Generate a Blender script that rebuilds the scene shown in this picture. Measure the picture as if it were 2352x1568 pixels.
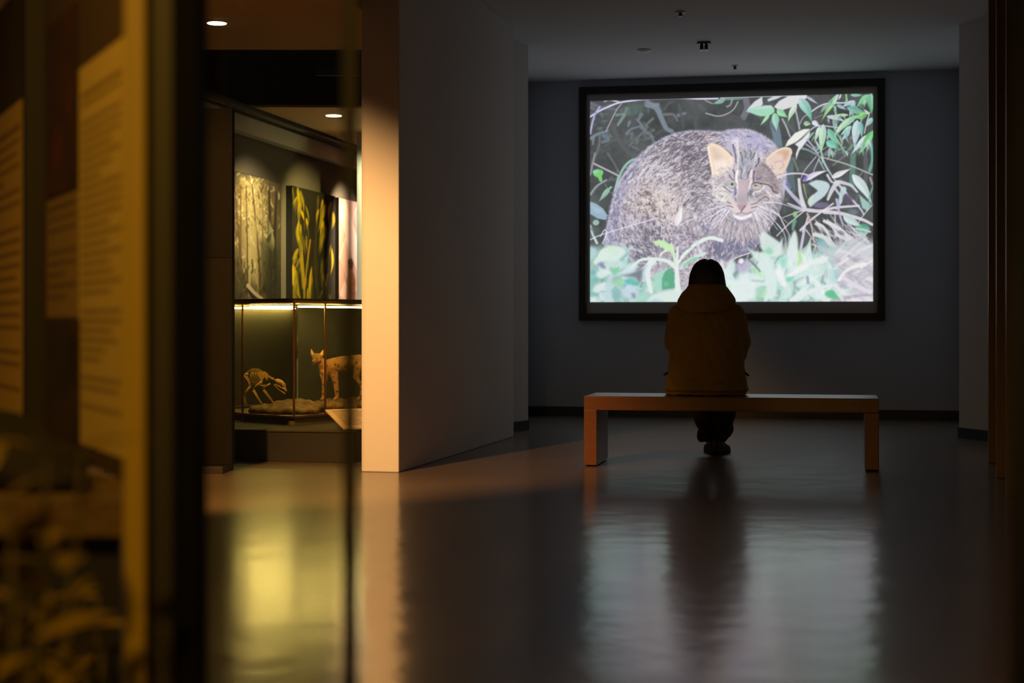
import bpy, bmesh, math, random
import numpy as np
from mathutils import Vector, Matrix, Euler

# ------------------------------------------------------------------ scene, camera, light
scene = bpy.context.scene
for o in list(bpy.data.objects):
    bpy.data.objects.remove(o)
COL = scene.collection
random.seed(7)
RNG = np.random.default_rng(7)

FPX, CX, HY, EYE = 3650.0, 1176.0, 740.0, 0.86      # focal length in pixels, horizon row, eye height (m)
YAW = math.radians(11.5)                            # the room is turned by this much against the view
U = Vector((math.cos(YAW), -math.sin(YAW), 0))      # along the screen wall
V = Vector((math.sin(YAW), math.cos(YAW), 0))       # towards the screen wall
CEIL = 3.08                                         # hall ceiling
LOWC = 2.66                                         # exhibition ceiling

cam_d = bpy.data.cameras.new('camera')
cam = bpy.data.objects.new('camera', cam_d)
COL.objects.link(cam)
cam.location = (0, 0, EYE)
cam.rotation_euler = (math.pi / 2, 0, 0)
cam_d.sensor_width = 36.0
cam_d.lens = FPX / 2352.0 * 36.0
cam_d.shift_y = -(784.0 - HY) / 2352.0
cam_d.clip_start, cam_d.clip_end = 0.05, 80
cam_d.dof.use_dof = True
cam_d.dof.focus_distance = 10.3
cam_d.dof.aperture_fstop = 2.5
cam_d.dof.aperture_blades = 0
scene.camera = cam

vs = scene.view_settings
vs.view_transform, vs.look, vs.exposure, vs.gamma = 'Standard', 'None', 0.0, 1.0
vs.use_curve_mapping = False

scene.cycles.max_bounces = 5
scene.cycles.diffuse_bounces = 3
scene.cycles.use_adaptive_sampling = True
scene.cycles.adaptive_threshold = 0.05
scene.cycles.adaptive_min_samples = 16
scene.cycles.glossy_bounces = 3
scene.cycles.transparent_max_bounces = 10
scene.cycles.caustics_reflective = False
scene.cycles.caustics_refractive = False

world = bpy.data.worlds.new('world')
scene.world = world
world.use_nodes = True
world.node_tree.nodes['Background'].inputs[0].default_value = (1.0, 0.80, 0.66, 1)
world.node_tree.nodes['Background'].inputs[1].default_value = 0.022


def lamp(name, loc, target, power, color, kind='SPOT', size=0.06, angle=70, blend=0.5, area=None):
    d = bpy.data.lights.new(name, kind)
    d.energy, d.color = power, color
    if kind == 'SPOT':
        d.spot_size, d.spot_blend, d.shadow_soft_size = math.radians(angle), blend, size
    elif kind == 'AREA':
        d.shape = 'RECTANGLE'
        d.size, d.size_y = area
    else:
        d.shadow_soft_size = size
    o = bpy.data.objects.new(name, d)
    COL.objects.link(o)
    o.location = loc
    o.rotation_euler = (Vector(target) - Vector(loc)).to_track_quat('-Z', 'Y').to_euler()
    return o


WARM = (1.0, 0.56, 0.17)
AMBER = (1.0, 0.53, 0.07)
lamp('pillar_downlight', (-2.0, 6.2, 2.6), (-1.75, 9.1, 0.2), 900, (1.0, 0.49, 0.15), angle=70, blend=0.6, size=0.04)
lamp('hall_downlight', (-0.9, 4.6, 2.6), (0.9, 9.2, 0.3), 7, (1.0, 0.64, 0.24), angle=60, blend=0.9, size=0.1)
lamp('hall_downlight', (2.3, 5.4, 3.0), (2.85, 9.0, 1.5), 300, (1.0, 0.68, 0.30), angle=38, blend=0.9, size=0.1)
lamp('hall_downlight', (1.2, 3.0, 3.0), (1.4, 4.8, 0.0), 20, (1.0, 0.62, 0.28), angle=100, blend=0.9, size=0.1)
lamp('poster_spot', (-1.45, 12.9, 2.60), (-2.1, 13.9, 1.45), 230, (1.0, 0.84, 0.56), angle=66, blend=0.7, size=0.04)
lamp('poster_spot', (-0.95, 14.2, 2.60), (-1.85, 15.3, 1.45), 230, (1.0, 0.86, 0.36), angle=66, blend=0.7, size=0.04)
lamp('poster_spot', (-0.9, 15.9, 2.60), (-1.66, 16.55, 1.5), 700, (1.0, 0.78, 0.62), angle=66, blend=0.7, size=0.04)
lamp('showcase_lamp', (-0.95, 1.9, 2.25), (-0.85, 3.0, 0.9), 30, AMBER, angle=110, blend=0.8, size=0.08)
lamp('showcase_lamp', (-1.1, -0.8, 2.4), (-0.5, 2.0, 0.9), 170, AMBER, angle=48, blend=0.8, size=0.08)


# ------------------------------------------------------------------ geometry helpers
def fl(px, py, z=0.0):
    """point of the horizontal plane at height z that the photograph shows at this pixel"""
    d = FPX * (EYE - z) / (py - HY)
    return Vector(((px - CX) / FPX * d, d, z))


def at(px, py, d):
    return Vector(((px - CX) / FPX * d, d, EYE + (HY - py) / FPX * d))


def link(o, parent=None):
    COL.objects.link(o)
    if parent is not None:
        o.parent = parent
    return o


def tag(o, label=None, cat=None, group=None, kind=None):
    if label: o['label'] = label
    if cat: o['category'] = cat
    if group: o['group'] = group
    if kind: o['kind'] = kind
    return o


def thing(name, label, cat, loc=(0, 0, 0), rz=0.0, group=None):
    o = bpy.data.objects.new(name, None)
    o.empty_display_size = 0.1
    link(o)
    o.location = loc
    o.rotation_euler = (0, 0, rz)
    return tag(o, label, cat, group)


def mesh_obj(name, verts, faces, mat, parent=None, smooth=False):
    me = bpy.data.meshes.new(name)
    me.from_pydata([tuple(v) for v in verts], [], faces)
    me.validate()
    me.update()
    if mat is not None:
        me.materials.append(mat)
    if smooth:
        me.shade_smooth()
    return link(bpy.data.objects.new(name, me), parent)


def bm_obj(name, bm, mat, parent=None, smooth=False, bevel=0.0, seg=2):
    bmesh.ops.recalc_face_normals(bm, faces=bm.faces)
    me = bpy.data.meshes.new(name)
    bm.to_mesh(me)
    bm.free()
    if mat is not None:
        me.materials.append(mat)
    if smooth:
        me.shade_smooth()
    o = link(bpy.data.objects.new(name, me), parent)
    if bevel:
        m = o.modifiers.new('bevel', 'BEVEL')
        m.width, m.segments, m.limit_method = bevel, seg, 'ANGLE'
    return o


def add_box(bm, c, size, rz=0.0, rot=None):
    r = rot.to_matrix().to_4x4() if rot is not None else Matrix.Rotation(rz, 4, 'Z')
    m = Matrix.Translation(Vector(c)) @ r @ Matrix.Diagonal((*size, 1))
    return bmesh.ops.create_cube(bm, size=1.0, matrix=m)['verts']


def box(name, c, size, mat, parent=None, rz=0.0, bevel=0.0, rot=None):
    bm = bmesh.new()
    add_box(bm, c, size, rz, rot)
    return bm_obj(name, bm, mat, parent, bevel=bevel)


def add_prism(bm, pts, z0, z1):
    lo = [bm.verts.new((p[0], p[1], z0)) for p in pts]
    hi = [bm.verts.new((p[0], p[1], z1)) for p in pts]
    n = len(pts)
    bm.faces.new(lo)
    bm.faces.new(hi)
    for i in range(n):
        bm.faces.new((lo[i], lo[(i + 1) % n], hi[(i + 1) % n], hi[i]))


def prism(name, pts, z0, z1, mat, parent=None, bevel=0.0):
    bm = bmesh.new()
    add_prism(bm, pts, z0, z1)
    return bm_obj(name, bm, mat, parent, bevel=bevel)


def add_tube(bm, pts, radii, seg=8, cap=True):
    """round tube along a polyline with a radius per point"""
    pts = [Vector(p) for p in pts]
    if not isinstance(radii, (list, tuple)):
        radii = [radii] * len(pts)
    rings = []
    prev = None
    for i, p in enumerate(pts):
        d = (pts[min(i + 1, len(pts) - 1)] - pts[max(i - 1, 0)]).normalized()
        if prev is None:
            a = d.orthogonal().normalized()
        else:
            a = (prev - d * prev.dot(d)).normalized()
        prev = a
        b = d.cross(a)
        rings.append([bm.verts.new(p + (a * math.cos(t) + b * math.sin(t)) * radii[i])
                      for t in [2 * math.pi * k / seg for k in range(seg)]])
    for r0, r1 in zip(rings, rings[1:]):
        for k in range(seg):
            bm.faces.new((r0[k], r0[(k + 1) % seg], r1[(k + 1) % seg], r1[k]))
    if cap:
        bm.faces.new(rings[0][::-1])
        bm.faces.new(rings[-1])


def tube(name, pts, radii, mat, parent=None, seg=8, smooth=True):
    bm = bmesh.new()
    add_tube(bm, pts, radii, seg)
    return bm_obj(name, bm, mat, parent, smooth=smooth)


def curve_pts(pts, n=8):
    """Catmull-Rom subdivision"""
    P = [np.array(p, float) for p in pts]
    if len(P) < 3:
        return [P[0] + (P[-1] - P[0]) * t for t in np.linspace(0, 1, n)]
    P = [2 * P[0] - P[1]] + P + [2 * P[-1] - P[-2]]
    out = []
    for i in range(1, len(P) - 2):
        for t in np.linspace(0, 1, n, endpoint=False):
            p0, p1, p2, p3 = P[i - 1:i + 3]
            out.append(0.5 * (2 * p1 + (p2 - p0) * t + (2 * p0 - 5 * p1 + 4 * p2 - p3) * t * t
                              + (3 * p1 - 3 * p2 + p3 - p0) * t ** 3))
    out.append(P[-2])
    return out


def add_capsule(bm, p0, r0, p1, r1, seg=14):
    p0, p1 = Vector(p0), Vector(p1)
    d = (p1 - p0)
    L = max(d.length, 1e-5)
    d = d / L
    pts, rad = [], []
    for t in (-0.999, -0.92, -0.75, -0.5, -0.25):
        pts.append(p0 + d * r0 * t); rad.append(r0 * math.sqrt(1 - t * t))
    for k in range(5):
        t = k / 4
        pts.append(p0 + d * L * t); rad.append(r0 + (r1 - r0) * t)
    for t in (0.25, 0.5, 0.75, 0.92, 0.999):
        pts.append(p1 + d * r1 * t); rad.append(r1 * math.sqrt(1 - t * t))
    # keep the order monotone along the axis
    add_tube(bm, pts, rad, seg)


def add_ball(bm, c, r, rot=None, seg=18):
    r = r if isinstance(r, (list, tuple)) else (r, r, r)
    m = Matrix.Translation(Vector(c))
    if rot is not None:
        m = m @ Euler(rot).to_matrix().to_4x4()
    bmesh.ops.create_uvsphere(bm, u_segments=seg, v_segments=seg // 2 + 2, radius=1.0,
                              matrix=m @ Matrix.Diagonal((*r, 1)))


def add_loft(bm, rings, n=28, power=2.4):
    """rings: (z, half_x, half_y, centre_x, centre_y); super-ellipse sections, closed at both ends"""
    R = []
    for z, hx, hy, cx_, cy_ in rings:
        ring = []
        for k in range(n):
            t = 2 * math.pi * k / n
            c, s = math.cos(t), math.sin(t)
            ring.append(bm.verts.new((cx_ + hx * math.copysign(abs(c) ** (2 / power), c),
                                      cy_ + hy * math.copysign(abs(s) ** (2 / power), s), z)))
        R.append(ring)
    for a, b in zip(R, R[1:]):
        for k in range(n):
            bm.faces.new((a[k], a[(k + 1) % n], b[(k + 1) % n], b[k]))
    bm.faces.new(R[0][::-1])
    bm.faces.new(R[-1])


def remesh(name, bm, voxel, mat, parent=None, smooth=4, deform=None):
    """fuse overlapping closed shells into one continuous skin"""
    bmesh.ops.recalc_face_normals(bm, faces=bm.faces)
    me = bpy.data.meshes.new(name + '_src')
    bm.to_mesh(me)
    bm.free()
    tmp = bpy.data.objects.new(name + '_src', me)
    COL.objects.link(tmp)
    m = tmp.modifiers.new('r', 'REMESH')
    m.mode, m.voxel_size = 'VOXEL', voxel
    if smooth:
        s = tmp.modifiers.new('s', 'SMOOTH')
        s.factor, s.iterations = 0.5, smooth
    dg = bpy.context.evaluated_depsgraph_get()
    dg.update()
    out = bpy.data.meshes.new_from_object(tmp.evaluated_get(dg))
    bpy.data.objects.remove(tmp)
    bpy.data.meshes.remove(me)
    out.name = name
    if deform is not None:
        n = len(out.vertices)
        co = np.empty(n * 3, np.float32); out.vertices.foreach_get('co', co); co = co.reshape(-1, 3)
        no = np.empty(n * 3, np.float32); out.vertices.foreach_get('normal', no); no = no.reshape(-1, 3)
        co = deform(co.astype(float), no.astype(float))
        out.vertices.foreach_set('co', co.astype(np.float32).ravel())
        out.update()
    out.materials.clear()
    out.materials.append(mat)
    out.shade_smooth()
    return link(bpy.data.objects.new(name, out), parent)


def copy_tree(o, parent=None):
    c = o.copy()
    COL.objects.link(c)
    c.parent = parent
    for ch in list(o.children):
        copy_tree(ch, c)
    return c


# ------------------------------------------------------------------ materials
def lin(c):
    return [((x / 255) / 12.92 if x / 255 <= 0.04045 else ((x / 255 + 0.055) / 1.055) ** 2.4) for x in c]


def mat(name, col, rough=0.6, metal=0.0, noise=0.0, nscale=8.0, bump=0.0, bscale=40.0, spec=0.5, stretch=(1, 1, 1), col2=None,
        coat=0.0, sheen=0.0):
    m = bpy.data.materials.new(name)
    m.use_nodes = True
    nt = m.node_tree
    b = nt.nodes['Principled BSDF']
    b.inputs['Roughness'].default_value = rough
    b.inputs['Metallic'].default_value = metal
    b.inputs['Specular IOR Level'].default_value = spec
    b.inputs['Coat Weight'].default_value = coat
    b.inputs['Sheen Weight'].default_value = sheen
    c = lin(col)
    tc = nt.nodes.new('ShaderNodeTexCoord')
    mp = nt.nodes.new('ShaderNodeMapping')
    mp.inputs['Scale'].default_value = stretch
    nt.links.new(tc.outputs['Object'], mp.inputs['Vector'])
    if noise or col2:
        nz = nt.nodes.new('ShaderNodeTexNoise')
        nz.inputs['Scale'].default_value = nscale
        nz.inputs['Detail'].default_value = 5
        nt.links.new(mp.outputs['Vector'], nz.inputs['Vector'])
        rp = nt.nodes.new('ShaderNodeValToRGB')
        rp.color_ramp.elements[0].position, rp.color_ramp.elements[1].position = 0.3, 0.7
        c2 = lin(col2) if col2 else [x * (1 + noise) for x in c]
        c1 = c if col2 else [x * (1 - noise) for x in c]
        rp.color_ramp.elements[0].color = (*c1, 1)
        rp.color_ramp.elements[1].color = (*c2, 1)
        nt.links.new(nz.outputs['Fac'], rp.inputs['Fac'])
        nt.links.new(rp.outputs['Color'], b.inputs['Base Color'])
    else:
        b.inputs['Base Color'].default_value = (*c, 1)
    if bump:
        n2 = nt.nodes.new('ShaderNodeTexNoise')
        n2.inputs['Scale'].default_value = bscale
        n2.inputs['Detail'].default_value = 4
        nt.links.new(mp.outputs['Vector'], n2.inputs['Vector'])
        bp = nt.nodes.new('ShaderNodeBump')
        bp.inputs['Strength'].default_value = bump
        bp.inputs['Distance'].default_value = 0.02
        nt.links.new(n2.outputs['Fac'], bp.inputs['Height'])
        nt.links.new(bp.outputs['Normal'], b.inputs['Normal'])
    return m


def emit(name, col, strength):
    m = bpy.data.materials.new(name)
    m.use_nodes = True
    nt = m.node_tree
    nt.nodes.remove(nt.nodes['Principled BSDF'])
    e = nt.nodes.new('ShaderNodeEmission')
    e.inputs[0].default_value = (*col, 1)
    e.inputs[1].default_value = strength
    nt.links.new(e.outputs[0], nt.nodes['Material Output'].inputs[0])
    return m


def glass(name, tint=(1, 1, 1), r0=0.02, rough=0.0):
    """thin sheet glass: light passes straight through, a Fresnel share is mirrored"""
    m = bpy.data.materials.new(name)
    m.use_nodes = True
    nt = m.node_tree
    nt.nodes.remove(nt.nodes['Principled BSDF'])
    t = nt.nodes.new('ShaderNodeBsdfTransparent')
    t.inputs[0].default_value = (*tint, 1)
    g = nt.nodes.new('ShaderNodeBsdfGlossy')
    g.inputs['Roughness'].default_value = rough
    lw = nt.nodes.new('ShaderNodeLayerWeight')
    lw.inputs['Blend'].default_value = 0.5
    pw = nt.nodes.new('ShaderNodeMath'); pw.operation = 'POWER'; pw.inputs[1].default_value = 5.0
    f = nt.nodes.new('ShaderNodeMath'); f.operation = 'MULTIPLY_ADD'
    f.inputs[1].default_value = 1.0 - r0
    f.inputs[2].default_value = r0
    nt.links.new(lw.outputs['Facing'], pw.inputs[0])
    nt.links.new(pw.outputs[0], f.inputs[0])
    mx = nt.nodes.new('ShaderNodeMixShader')
    nt.links.new(f.outputs[0], mx.inputs[0])
    nt.links.new(t.outputs[0], mx.inputs[1])
    nt.links.new(g.outputs[0], mx.inputs[2])
    nt.links.new(mx.outputs[0], nt.nodes['Material Output'].inputs[0])
    return m


def painted(name, emission=None, rough=0.7):
    """flat print or screen picture: colours come from the mesh's own colour layer"""
    m = bpy.data.materials.new(name)
    m.use_nodes = True
    nt = m.node_tree
    at_ = nt.nodes.new('ShaderNodeAttribute')
    at_.attribute_name = 'picture'
    if emission is not None:
        nt.nodes.remove(nt.nodes['Principled BSDF'])
        e = nt.nodes.new('ShaderNodeEmission')
        e.inputs[1].default_value = emission
        nt.links.new(at_.outputs['Color'], e.inputs[0])
        nt.links.new(e.outputs[0], nt.nodes['Material Output'].inputs[0])
    else:
        b = nt.nodes['Principled BSDF']
        b.inputs['Roughness'].default_value = rough
        nt.links.new(at_.outputs['Color'], b.inputs['Base Color'])
    return m


def picture_sheet(name, origin, ax, az, w, h, img, material, parent=None):
    """flat sheet from origin (top left corner) along ax (width) and down az (height), one vertex per picture dot"""
    H, W = img.shape[:2]
    ax, az, origin = np.array(ax, float), np.array(az, float), np.array(origin, float)
    uu, vv = np.meshgrid(np.linspace(0, w, W), np.linspace(0, h, H))
    co = origin + uu[..., None] * ax - vv[..., None] * az
    idx = np.arange(W * H).reshape(H, W)
    q = np.stack([idx[1:, :-1], idx[1:, 1:], idx[:-1, 1:], idx[:-1, :-1]], -1).reshape(-1, 4)
    me = bpy.data.meshes.new(name)
    me.vertices.add(W * H)
    me.vertices.foreach_set('co', co.astype(np.float32).ravel())
    me.loops.add(q.size)
    me.loops.foreach_set('vertex_index', q.astype(np.int32).ravel())
    me.polygons.add(len(q))
    me.polygons.foreach_set('loop_start', (np.arange(len(q)) * 4).astype(np.int32))
    me.update(calc_edges=True)
    s = np.clip(img, 0, 255) / 255.0
    l = np.where(s <= 0.04045, s / 12.92, ((s + 0.055) / 1.055) ** 2.4)
    rgba = np.concatenate([l, np.ones((H, W, 1))], -1)
    a = me.color_attributes.new('picture', 'FLOAT_COLOR', 'POINT')
    a.data.foreach_set('color', rgba.astype(np.float32).ravel())
    me.materials.append(material)
    return link(bpy.data.objects.new(name, me), parent)


# ------------------------------------------------------------------ a small painter for flat pictures
class Canvas:
    def __init__(self, W, H, base, tf=None, sc=1.0):
        self.W, self.H, self.tf, self.sc = W, H, tf, sc
        self.a = np.ones((H, W, 3)) * np.array(base, float)

    def pts(self, p):
        p = np.array(p, float)
        return self.tf(p) if self.tf is not None else p

    def _box(self, P, pad):
        x0, y0 = np.floor(P.min(0) - pad).astype(int)
        x1, y1 = np.ceil(P.max(0) + pad).astype(int) + 1
        x0, y0, x1, y1 = max(x0, 0), max(y0, 0), min(x1, self.W), min(y1, self.H)
        if x1 <= x0 or y1 <= y0:
            return None
        X, Y = np.meshgrid(np.arange(x0, x1) + .5, np.arange(y0, y1) + .5)
        return (slice(y0, y1), slice(x0, x1)), X, Y

    def blend(self, sl, m, col):
        self.a[sl] += (np.array(col, float) - self.a[sl]) * m[..., None]

    def fill(self, p, col, blur=1.2, alpha=1.0, smooth=0):
        if smooth:
            p = list(p) + [p[0]]
            p = curve_pts(p, smooth)[:-1]
        P = self.pts(p)
        b = self._box(P, blur * 2 + 2)
        if b is None: return
        sl, X, Y = b
        inside = np.zeros(X.shape, bool)
        dist = np.full(X.shape, 1e9)
        for (xa, ya), (xb, yb) in zip(P, np.roll(P, -1, 0)):
            if ya != yb:
                c = ((ya > Y) != (yb > Y)) & (X < (xb - xa) * (Y - ya) / (yb - ya) + xa)
                inside ^= c
            L2 = max((xb - xa) ** 2 + (yb - ya) ** 2, 1e-9)
            t = np.clip(((X - xa) * (xb - xa) + (Y - ya) * (yb - ya)) / L2, 0, 1)
            dist = np.minimum(dist, np.hypot(X - xa - t * (xb - xa), Y - ya - t * (yb - ya)))
        sd = np.where(inside, dist, -dist)
        m = np.clip(sd / (2 * blur) + .5, 0, 1)
        m = m * m * (3 - 2 * m)
        self.blend(sl, m * alpha, col)

    def stroke(self, p, w, col, alpha=1.0, soft=1.0, taper=(1, 1), n=6, col2=None, shape=None, rib=None):
        Q = np.array(curve_pts(p, n)) if len(p) > 2 else np.array([np.array(p[0], float) + (np.array(p[1], float) - np.array(p[0], float)) * t for t in np.linspace(0, 1, max(n, 2))])
        P = self.pts(Q)
        w = w * self.sc
        b = self._box(P, w + soft * 2 + 1)
        if b is None: return
        sl, X, Y = b
        best = np.full(X.shape, 1e9)
        T = np.zeros(X.shape)
        S = np.zeros(X.shape)
        N = len(P) - 1
        for i in range(N):
            (xa, ya), (xb, yb) = P[i], P[i + 1]
            L2 = max((xb - xa) ** 2 + (yb - ya) ** 2, 1e-9)
            t = np.clip(((X - xa) * (xb - xa) + (Y - ya) * (yb - ya)) / L2, 0, 1)
            d = np.hypot(X - xa - t * (xb - xa), Y - ya - t * (yb - ya))
            k = d < best
            best = np.where(k, d, best)
            T = np.where(k, (i + t) / N, T)
            S = np.where(k, np.sign((xb - xa) * (Y - ya) - (yb - ya) * (X - xa)), S)
        if shape == 'leaf':
            hw = w / 2 * np.clip(np.sin(np.pi * np.clip(T, 0, 1) ** 0.62), 0, 1) ** 1.35
        else:
            hw = w / 2 * (taper[0] + (taper[1] - taper[0]) * T)
        m = np.clip((hw - best) / max(soft, .3) + .5, 0, 1) * alpha
        c = np.array(col, float) + (np.array(col2 if col2 is not None else col, float) - np.array(col, float)) * T[..., None]
        if rib is not None:
            c = c + (S * rib)[..., None]
        self.a[sl] += (c - self.a[sl]) * m[..., None]

    def leaf(self, p0, p1, w, c0, c1=None, bend=0.0, soft=1.2, rib=8, alpha=1.0):
        p0, p1 = np.array(p0, float), np.array(p1, float)
        d = p1 - p0
        mid = (p0 + p1) / 2 + np.array([-d[1], d[0]]) * bend
        self.stroke([p0, mid, p1], w, c0, alpha, soft, n=8, col2=c1, shape='leaf', rib=rib)

    def ell(self, c, rx, ry, col, soft=1.0, alpha=1.0, rot=0.0):
        C = self.pts([c])[0]
        rx, ry = rx * self.sc, ry * self.sc
        b = self._box(np.array([C - max(rx, ry), C + max(rx, ry)]), soft * 2 + 1)
        if b is None: return
        sl, X, Y = b
        x = (X - C[0]) * math.cos(rot) + (Y - C[1]) * math.sin(rot)
        y = -(X - C[0]) * math.sin(rot) + (Y - C[1]) * math.cos(rot)
        r = np.hypot(x / rx, y / ry)
        m = np.clip((1 - r) * min(rx, ry) / max(soft, .3) + .5, 0, 1)
        self.blend(sl, m * alpha, col)

    def smooth_noise(self, cell, amp, seed=0, tint=(1, 1, 1)):
        r = np.random.default_rng(seed)
        gw, gh = int(self.W / cell) + 3, int(self.H / cell) + 3
        g = r.normal(0, 1, (gh, gw))
        x = np.arange(self.W) / cell; y = np.arange(self.H) / cell
        xi, yi = x.astype(int), y.astype(int)
        fx, fy = x - xi, y - yi
        fx, fy = fx * fx * (3 - 2 * fx), fy * fy * (3 - 2 * fy)
        a = g[yi][:, xi] * (1 - fx) + g[yi][:, xi + 1] * fx
        b_ = g[yi + 1][:, xi] * (1 - fx) + g[yi + 1][:, xi + 1] * fx
        n = a * (1 - fy[:, None]) + b_ * fy[:, None]
        self.a += n[..., None] * amp * np.array(tint)

    def blur(self, r):
        k = np.exp(-0.5 * (np.arange(-3, 4) / r) ** 2); k /= k.sum()
        for ax in (0, 1):
            pad = [(0, 0)] * 3; pad[ax] = (3, 3)
            p = np.pad(self.a, pad, mode='edge')
            n = self.a.shape[ax]
            self.a = sum(k[i] * (p[i:i + n] if ax == 0 else p[:, i:i + n]) for i in range(7))


# ------------------------------------------------------------------ the projected wildlife picture
PW, PH = 660, 482


def paint_cat():
    c = Canvas(PW, PH, (76, 80, 80))
    rnd = random.Random(11)
    rg = np.random.default_rng(5)

    def frame(ox, oy, s):
        def tf(p):
            x = ox + p[:, 0] / s
            y = oy + p[:, 1] / s
            t = 234 - 20 * (x - 1355.5) / 648
            b = 695 - 4 * (x - 1357) / 651
            v = (y - t) / (b - t)
            u = (x - 1355.5 - 1.5 * v) / (646.5 + 5 * v)
            return np.stack([u * PW, v * PH], -1)
        c.tf, c.sc = tf, PW / 649 / s

    F6 = (1320, 170, 2.704); FA = (1350, 210, 6.271); FB = (1660, 210, 6.271)
    FD = (1660, 440, 6.031); FF = (1600, 300, 6.532); FG = (1350, 300, 6.031)
    FK = (1350, 540, 9.046); FR = (1790, 400, 5.227)

    # dim thicket
    c.smooth_noise(60, 6, 1); c.smooth_noise(24, 5, 2, (1, 1, 1.06)); c.smooth_noise(9, 2.5, 3)
    frame(*FA)
    for p, w, col in [
        ([(880, 190), (1010, 240), (1090, 400), (1160, 540), (1240, 580)], 95, (128, 138, 152)),
        ([(1030, 200), (960, 210)], 60, (125, 136, 146)),
        ([(430, 350), (560, 330)], 40, (122, 140, 140)), ([(590, 260), (530, 370), (450, 490)], 60, (130, 145, 146)),
        ([(620, 450), (600, 510)], 40, (130, 135, 145)), ([(580, 610), (650, 550), (770, 510)], 42, (118, 124, 138)),
        ([(740, 420), (820, 520), (850, 570)], 36, (120, 126, 134)), ([(790, 340), (750, 420)], 60, (112, 122, 132)),
        ([(960, 400), (880, 480), (850, 560), (620, 790)], 38, (120, 118, 120)),
        ([(380, 500), (430, 640), (520, 800), (700, 970)], 70, (92, 92, 94)),
        ([(300, 900), (400, 1050), (470, 1180)], 30, (110, 112, 112)),
        ([(860, 590), (940, 640), (980, 750)], 60, (108, 118, 124)),
        ([(1130, 270), (1190, 180), (1260, 160)], 26, (96, 98, 98)), ([(1130, 340), (1260, 340), (1320, 430)], 40, (116, 118, 122)),
        ([(1340, 350), (1430, 320)], 56, (124, 124, 142)), ([(1340, 200), (1390, 430), (1400, 540)], 46, (86, 88, 90)),
        ([(1580, 230), (1590, 560)], 90, (84, 86, 88)), ([(60, 190), (200, 240), (420, 270)], 60, (104, 108, 120)),
        ([(40, 690), (160, 620), (300, 580)], 44, (126, 140, 152)), ([(180, 600), (170, 800), (80, 1040), (50, 1200)], 30, (118, 118, 116)),
        ([(240, 640), (310, 700), (220, 740)], 70, (108, 122, 138)), ([(90, 690), (80, 770)], 40, (126, 136, 148)),
        ([(40, 330), (300, 340)], 24, (100, 106, 110)), ([(430, 700), (330, 740), (260, 800)], 44, (90, 96, 92)),
        ([(560, 660), (680, 720), (800, 860)], 40, (88, 88, 90)), ([(60, 1500), (200, 1340), (420, 1260)], 26, (110, 112, 118)),
    ]:
        c.stroke(p, w, col, 0.85, soft=3.5, taper=(1, .6))
    c.fill([(600, 200), (850, 190), (800, 300), (640, 370), (560, 330)], (84, 104, 96), 4, .7)
    c.fill([(880, 480), (1000, 460), (1060, 580), (1000, 640), (880, 560)], (66, 72, 68), 3, .8)

    frame(*FB)
    for p, w, col in [
        ([(320, 380), (380, 250), (360, 130)], 90, (118, 118, 126)), ([(100, 380), (260, 420), (330, 560)], 110, (86, 86, 90)),
        ([(760, 460), (800, 620), (830, 830)], 120, (112, 132, 146)), ([(960, 1000), (1000, 1400)], 150, (92, 112, 116)),
        ([(1040, 960), (1110, 1140)], 26, (118, 136, 110)), ([(900, 1240), (980, 1400)], 80, (112, 118, 150)),
        ([(1880, 900), (1870, 1330)], 80, (100, 136, 124)), ([(2110, 700), (2150, 960), (2110, 1140)], 44, (118, 178, 160)),
        ([(1500, 900), (1560, 840)], 60, (128, 124, 138)), ([(1600, 1060), (1820, 880)], 22, (128, 124, 132)),
        ([(1840, 650), (1860, 880)], 40, (112, 106, 112)), ([(2050, 900), (2060, 1250), (2020, 1420)], 60, (92, 98, 98)),
        ([(1950, 1250), (2010, 1160)], 12, (150, 148, 152)), ([(2120, 1240), (2150, 1330)], 30, (170, 160, 160)),
    ]:
        c.stroke(p, w, col, 0.85, soft=3.0)

    for _ in range(70):
        x, y = rnd.uniform(0, 2195), rnd.uniform(150, 1500)
        a = rnd.uniform(0, 3.14); l = rnd.uniform(120, 420)
        c.stroke([(x, y), (x + math.cos(a) * l * .5 + rnd.gauss(0, 20), y + math.sin(a) * l * .5), (x + math.cos(a) * l, y + math.sin(a) * l)], rnd.uniform(10, 26), rnd.choice([(104, 106, 110), (116, 120, 124), (96, 108, 104), (60, 64, 66), (56, 58, 62)]), rnd.uniform(.3, .6), soft=2.5)
    frame(*FA)
    for _ in range(60):
        x, y = rnd.uniform(30, 1100), rnd.uniform(180, 1300)
        a = rnd.uniform(0, 6.28); l = rnd.uniform(60, 180)
        c.leaf((x, y), (x + math.cos(a) * l, y + math.sin(a) * l), rnd.uniform(26, 60), rnd.choice([(112, 124, 130), (96, 112, 108), (122, 130, 142), (88, 96, 98)]), alpha=rnd.uniform(.3, .6), soft=3, rib=3)
    # top twigs
    frame(*FA)
    c.stroke([(40, 375), (160, 300), (300, 235), (480, 170), (800, 125), (1100, 110), (1400, 103), (1640, 112), (1900, 108)], 24, (205, 200, 226), soft=1)
    c.stroke([(250, 150), (330, 135), (480, 165)], 22, (190, 186, 208), soft=1)
    c.stroke([(500, 190), (440, 260), (380, 370), (330, 470), (275, 580)], 18, (160, 150, 158), soft=1)
    c.stroke([(180, 235), (110, 340), (70, 470), (40, 620)], 30, (165, 160, 196), soft=1.2)
    c.stroke([(1720, 135), (1820, 180)], 22, (140, 135, 140)); c.leaf((2010, 110), (1820, 185), 70, (130, 170, 155), bend=-.05)
    c.stroke([(2190, 150), (2130, 260), (2030, 330), (1900, 360), (1730, 320)], 16, (168, 164, 164), soft=1)
    c.stroke([(2110, 120), (2080, 200), (2030, 225)], 26, (150, 156, 156), .8)
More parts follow.
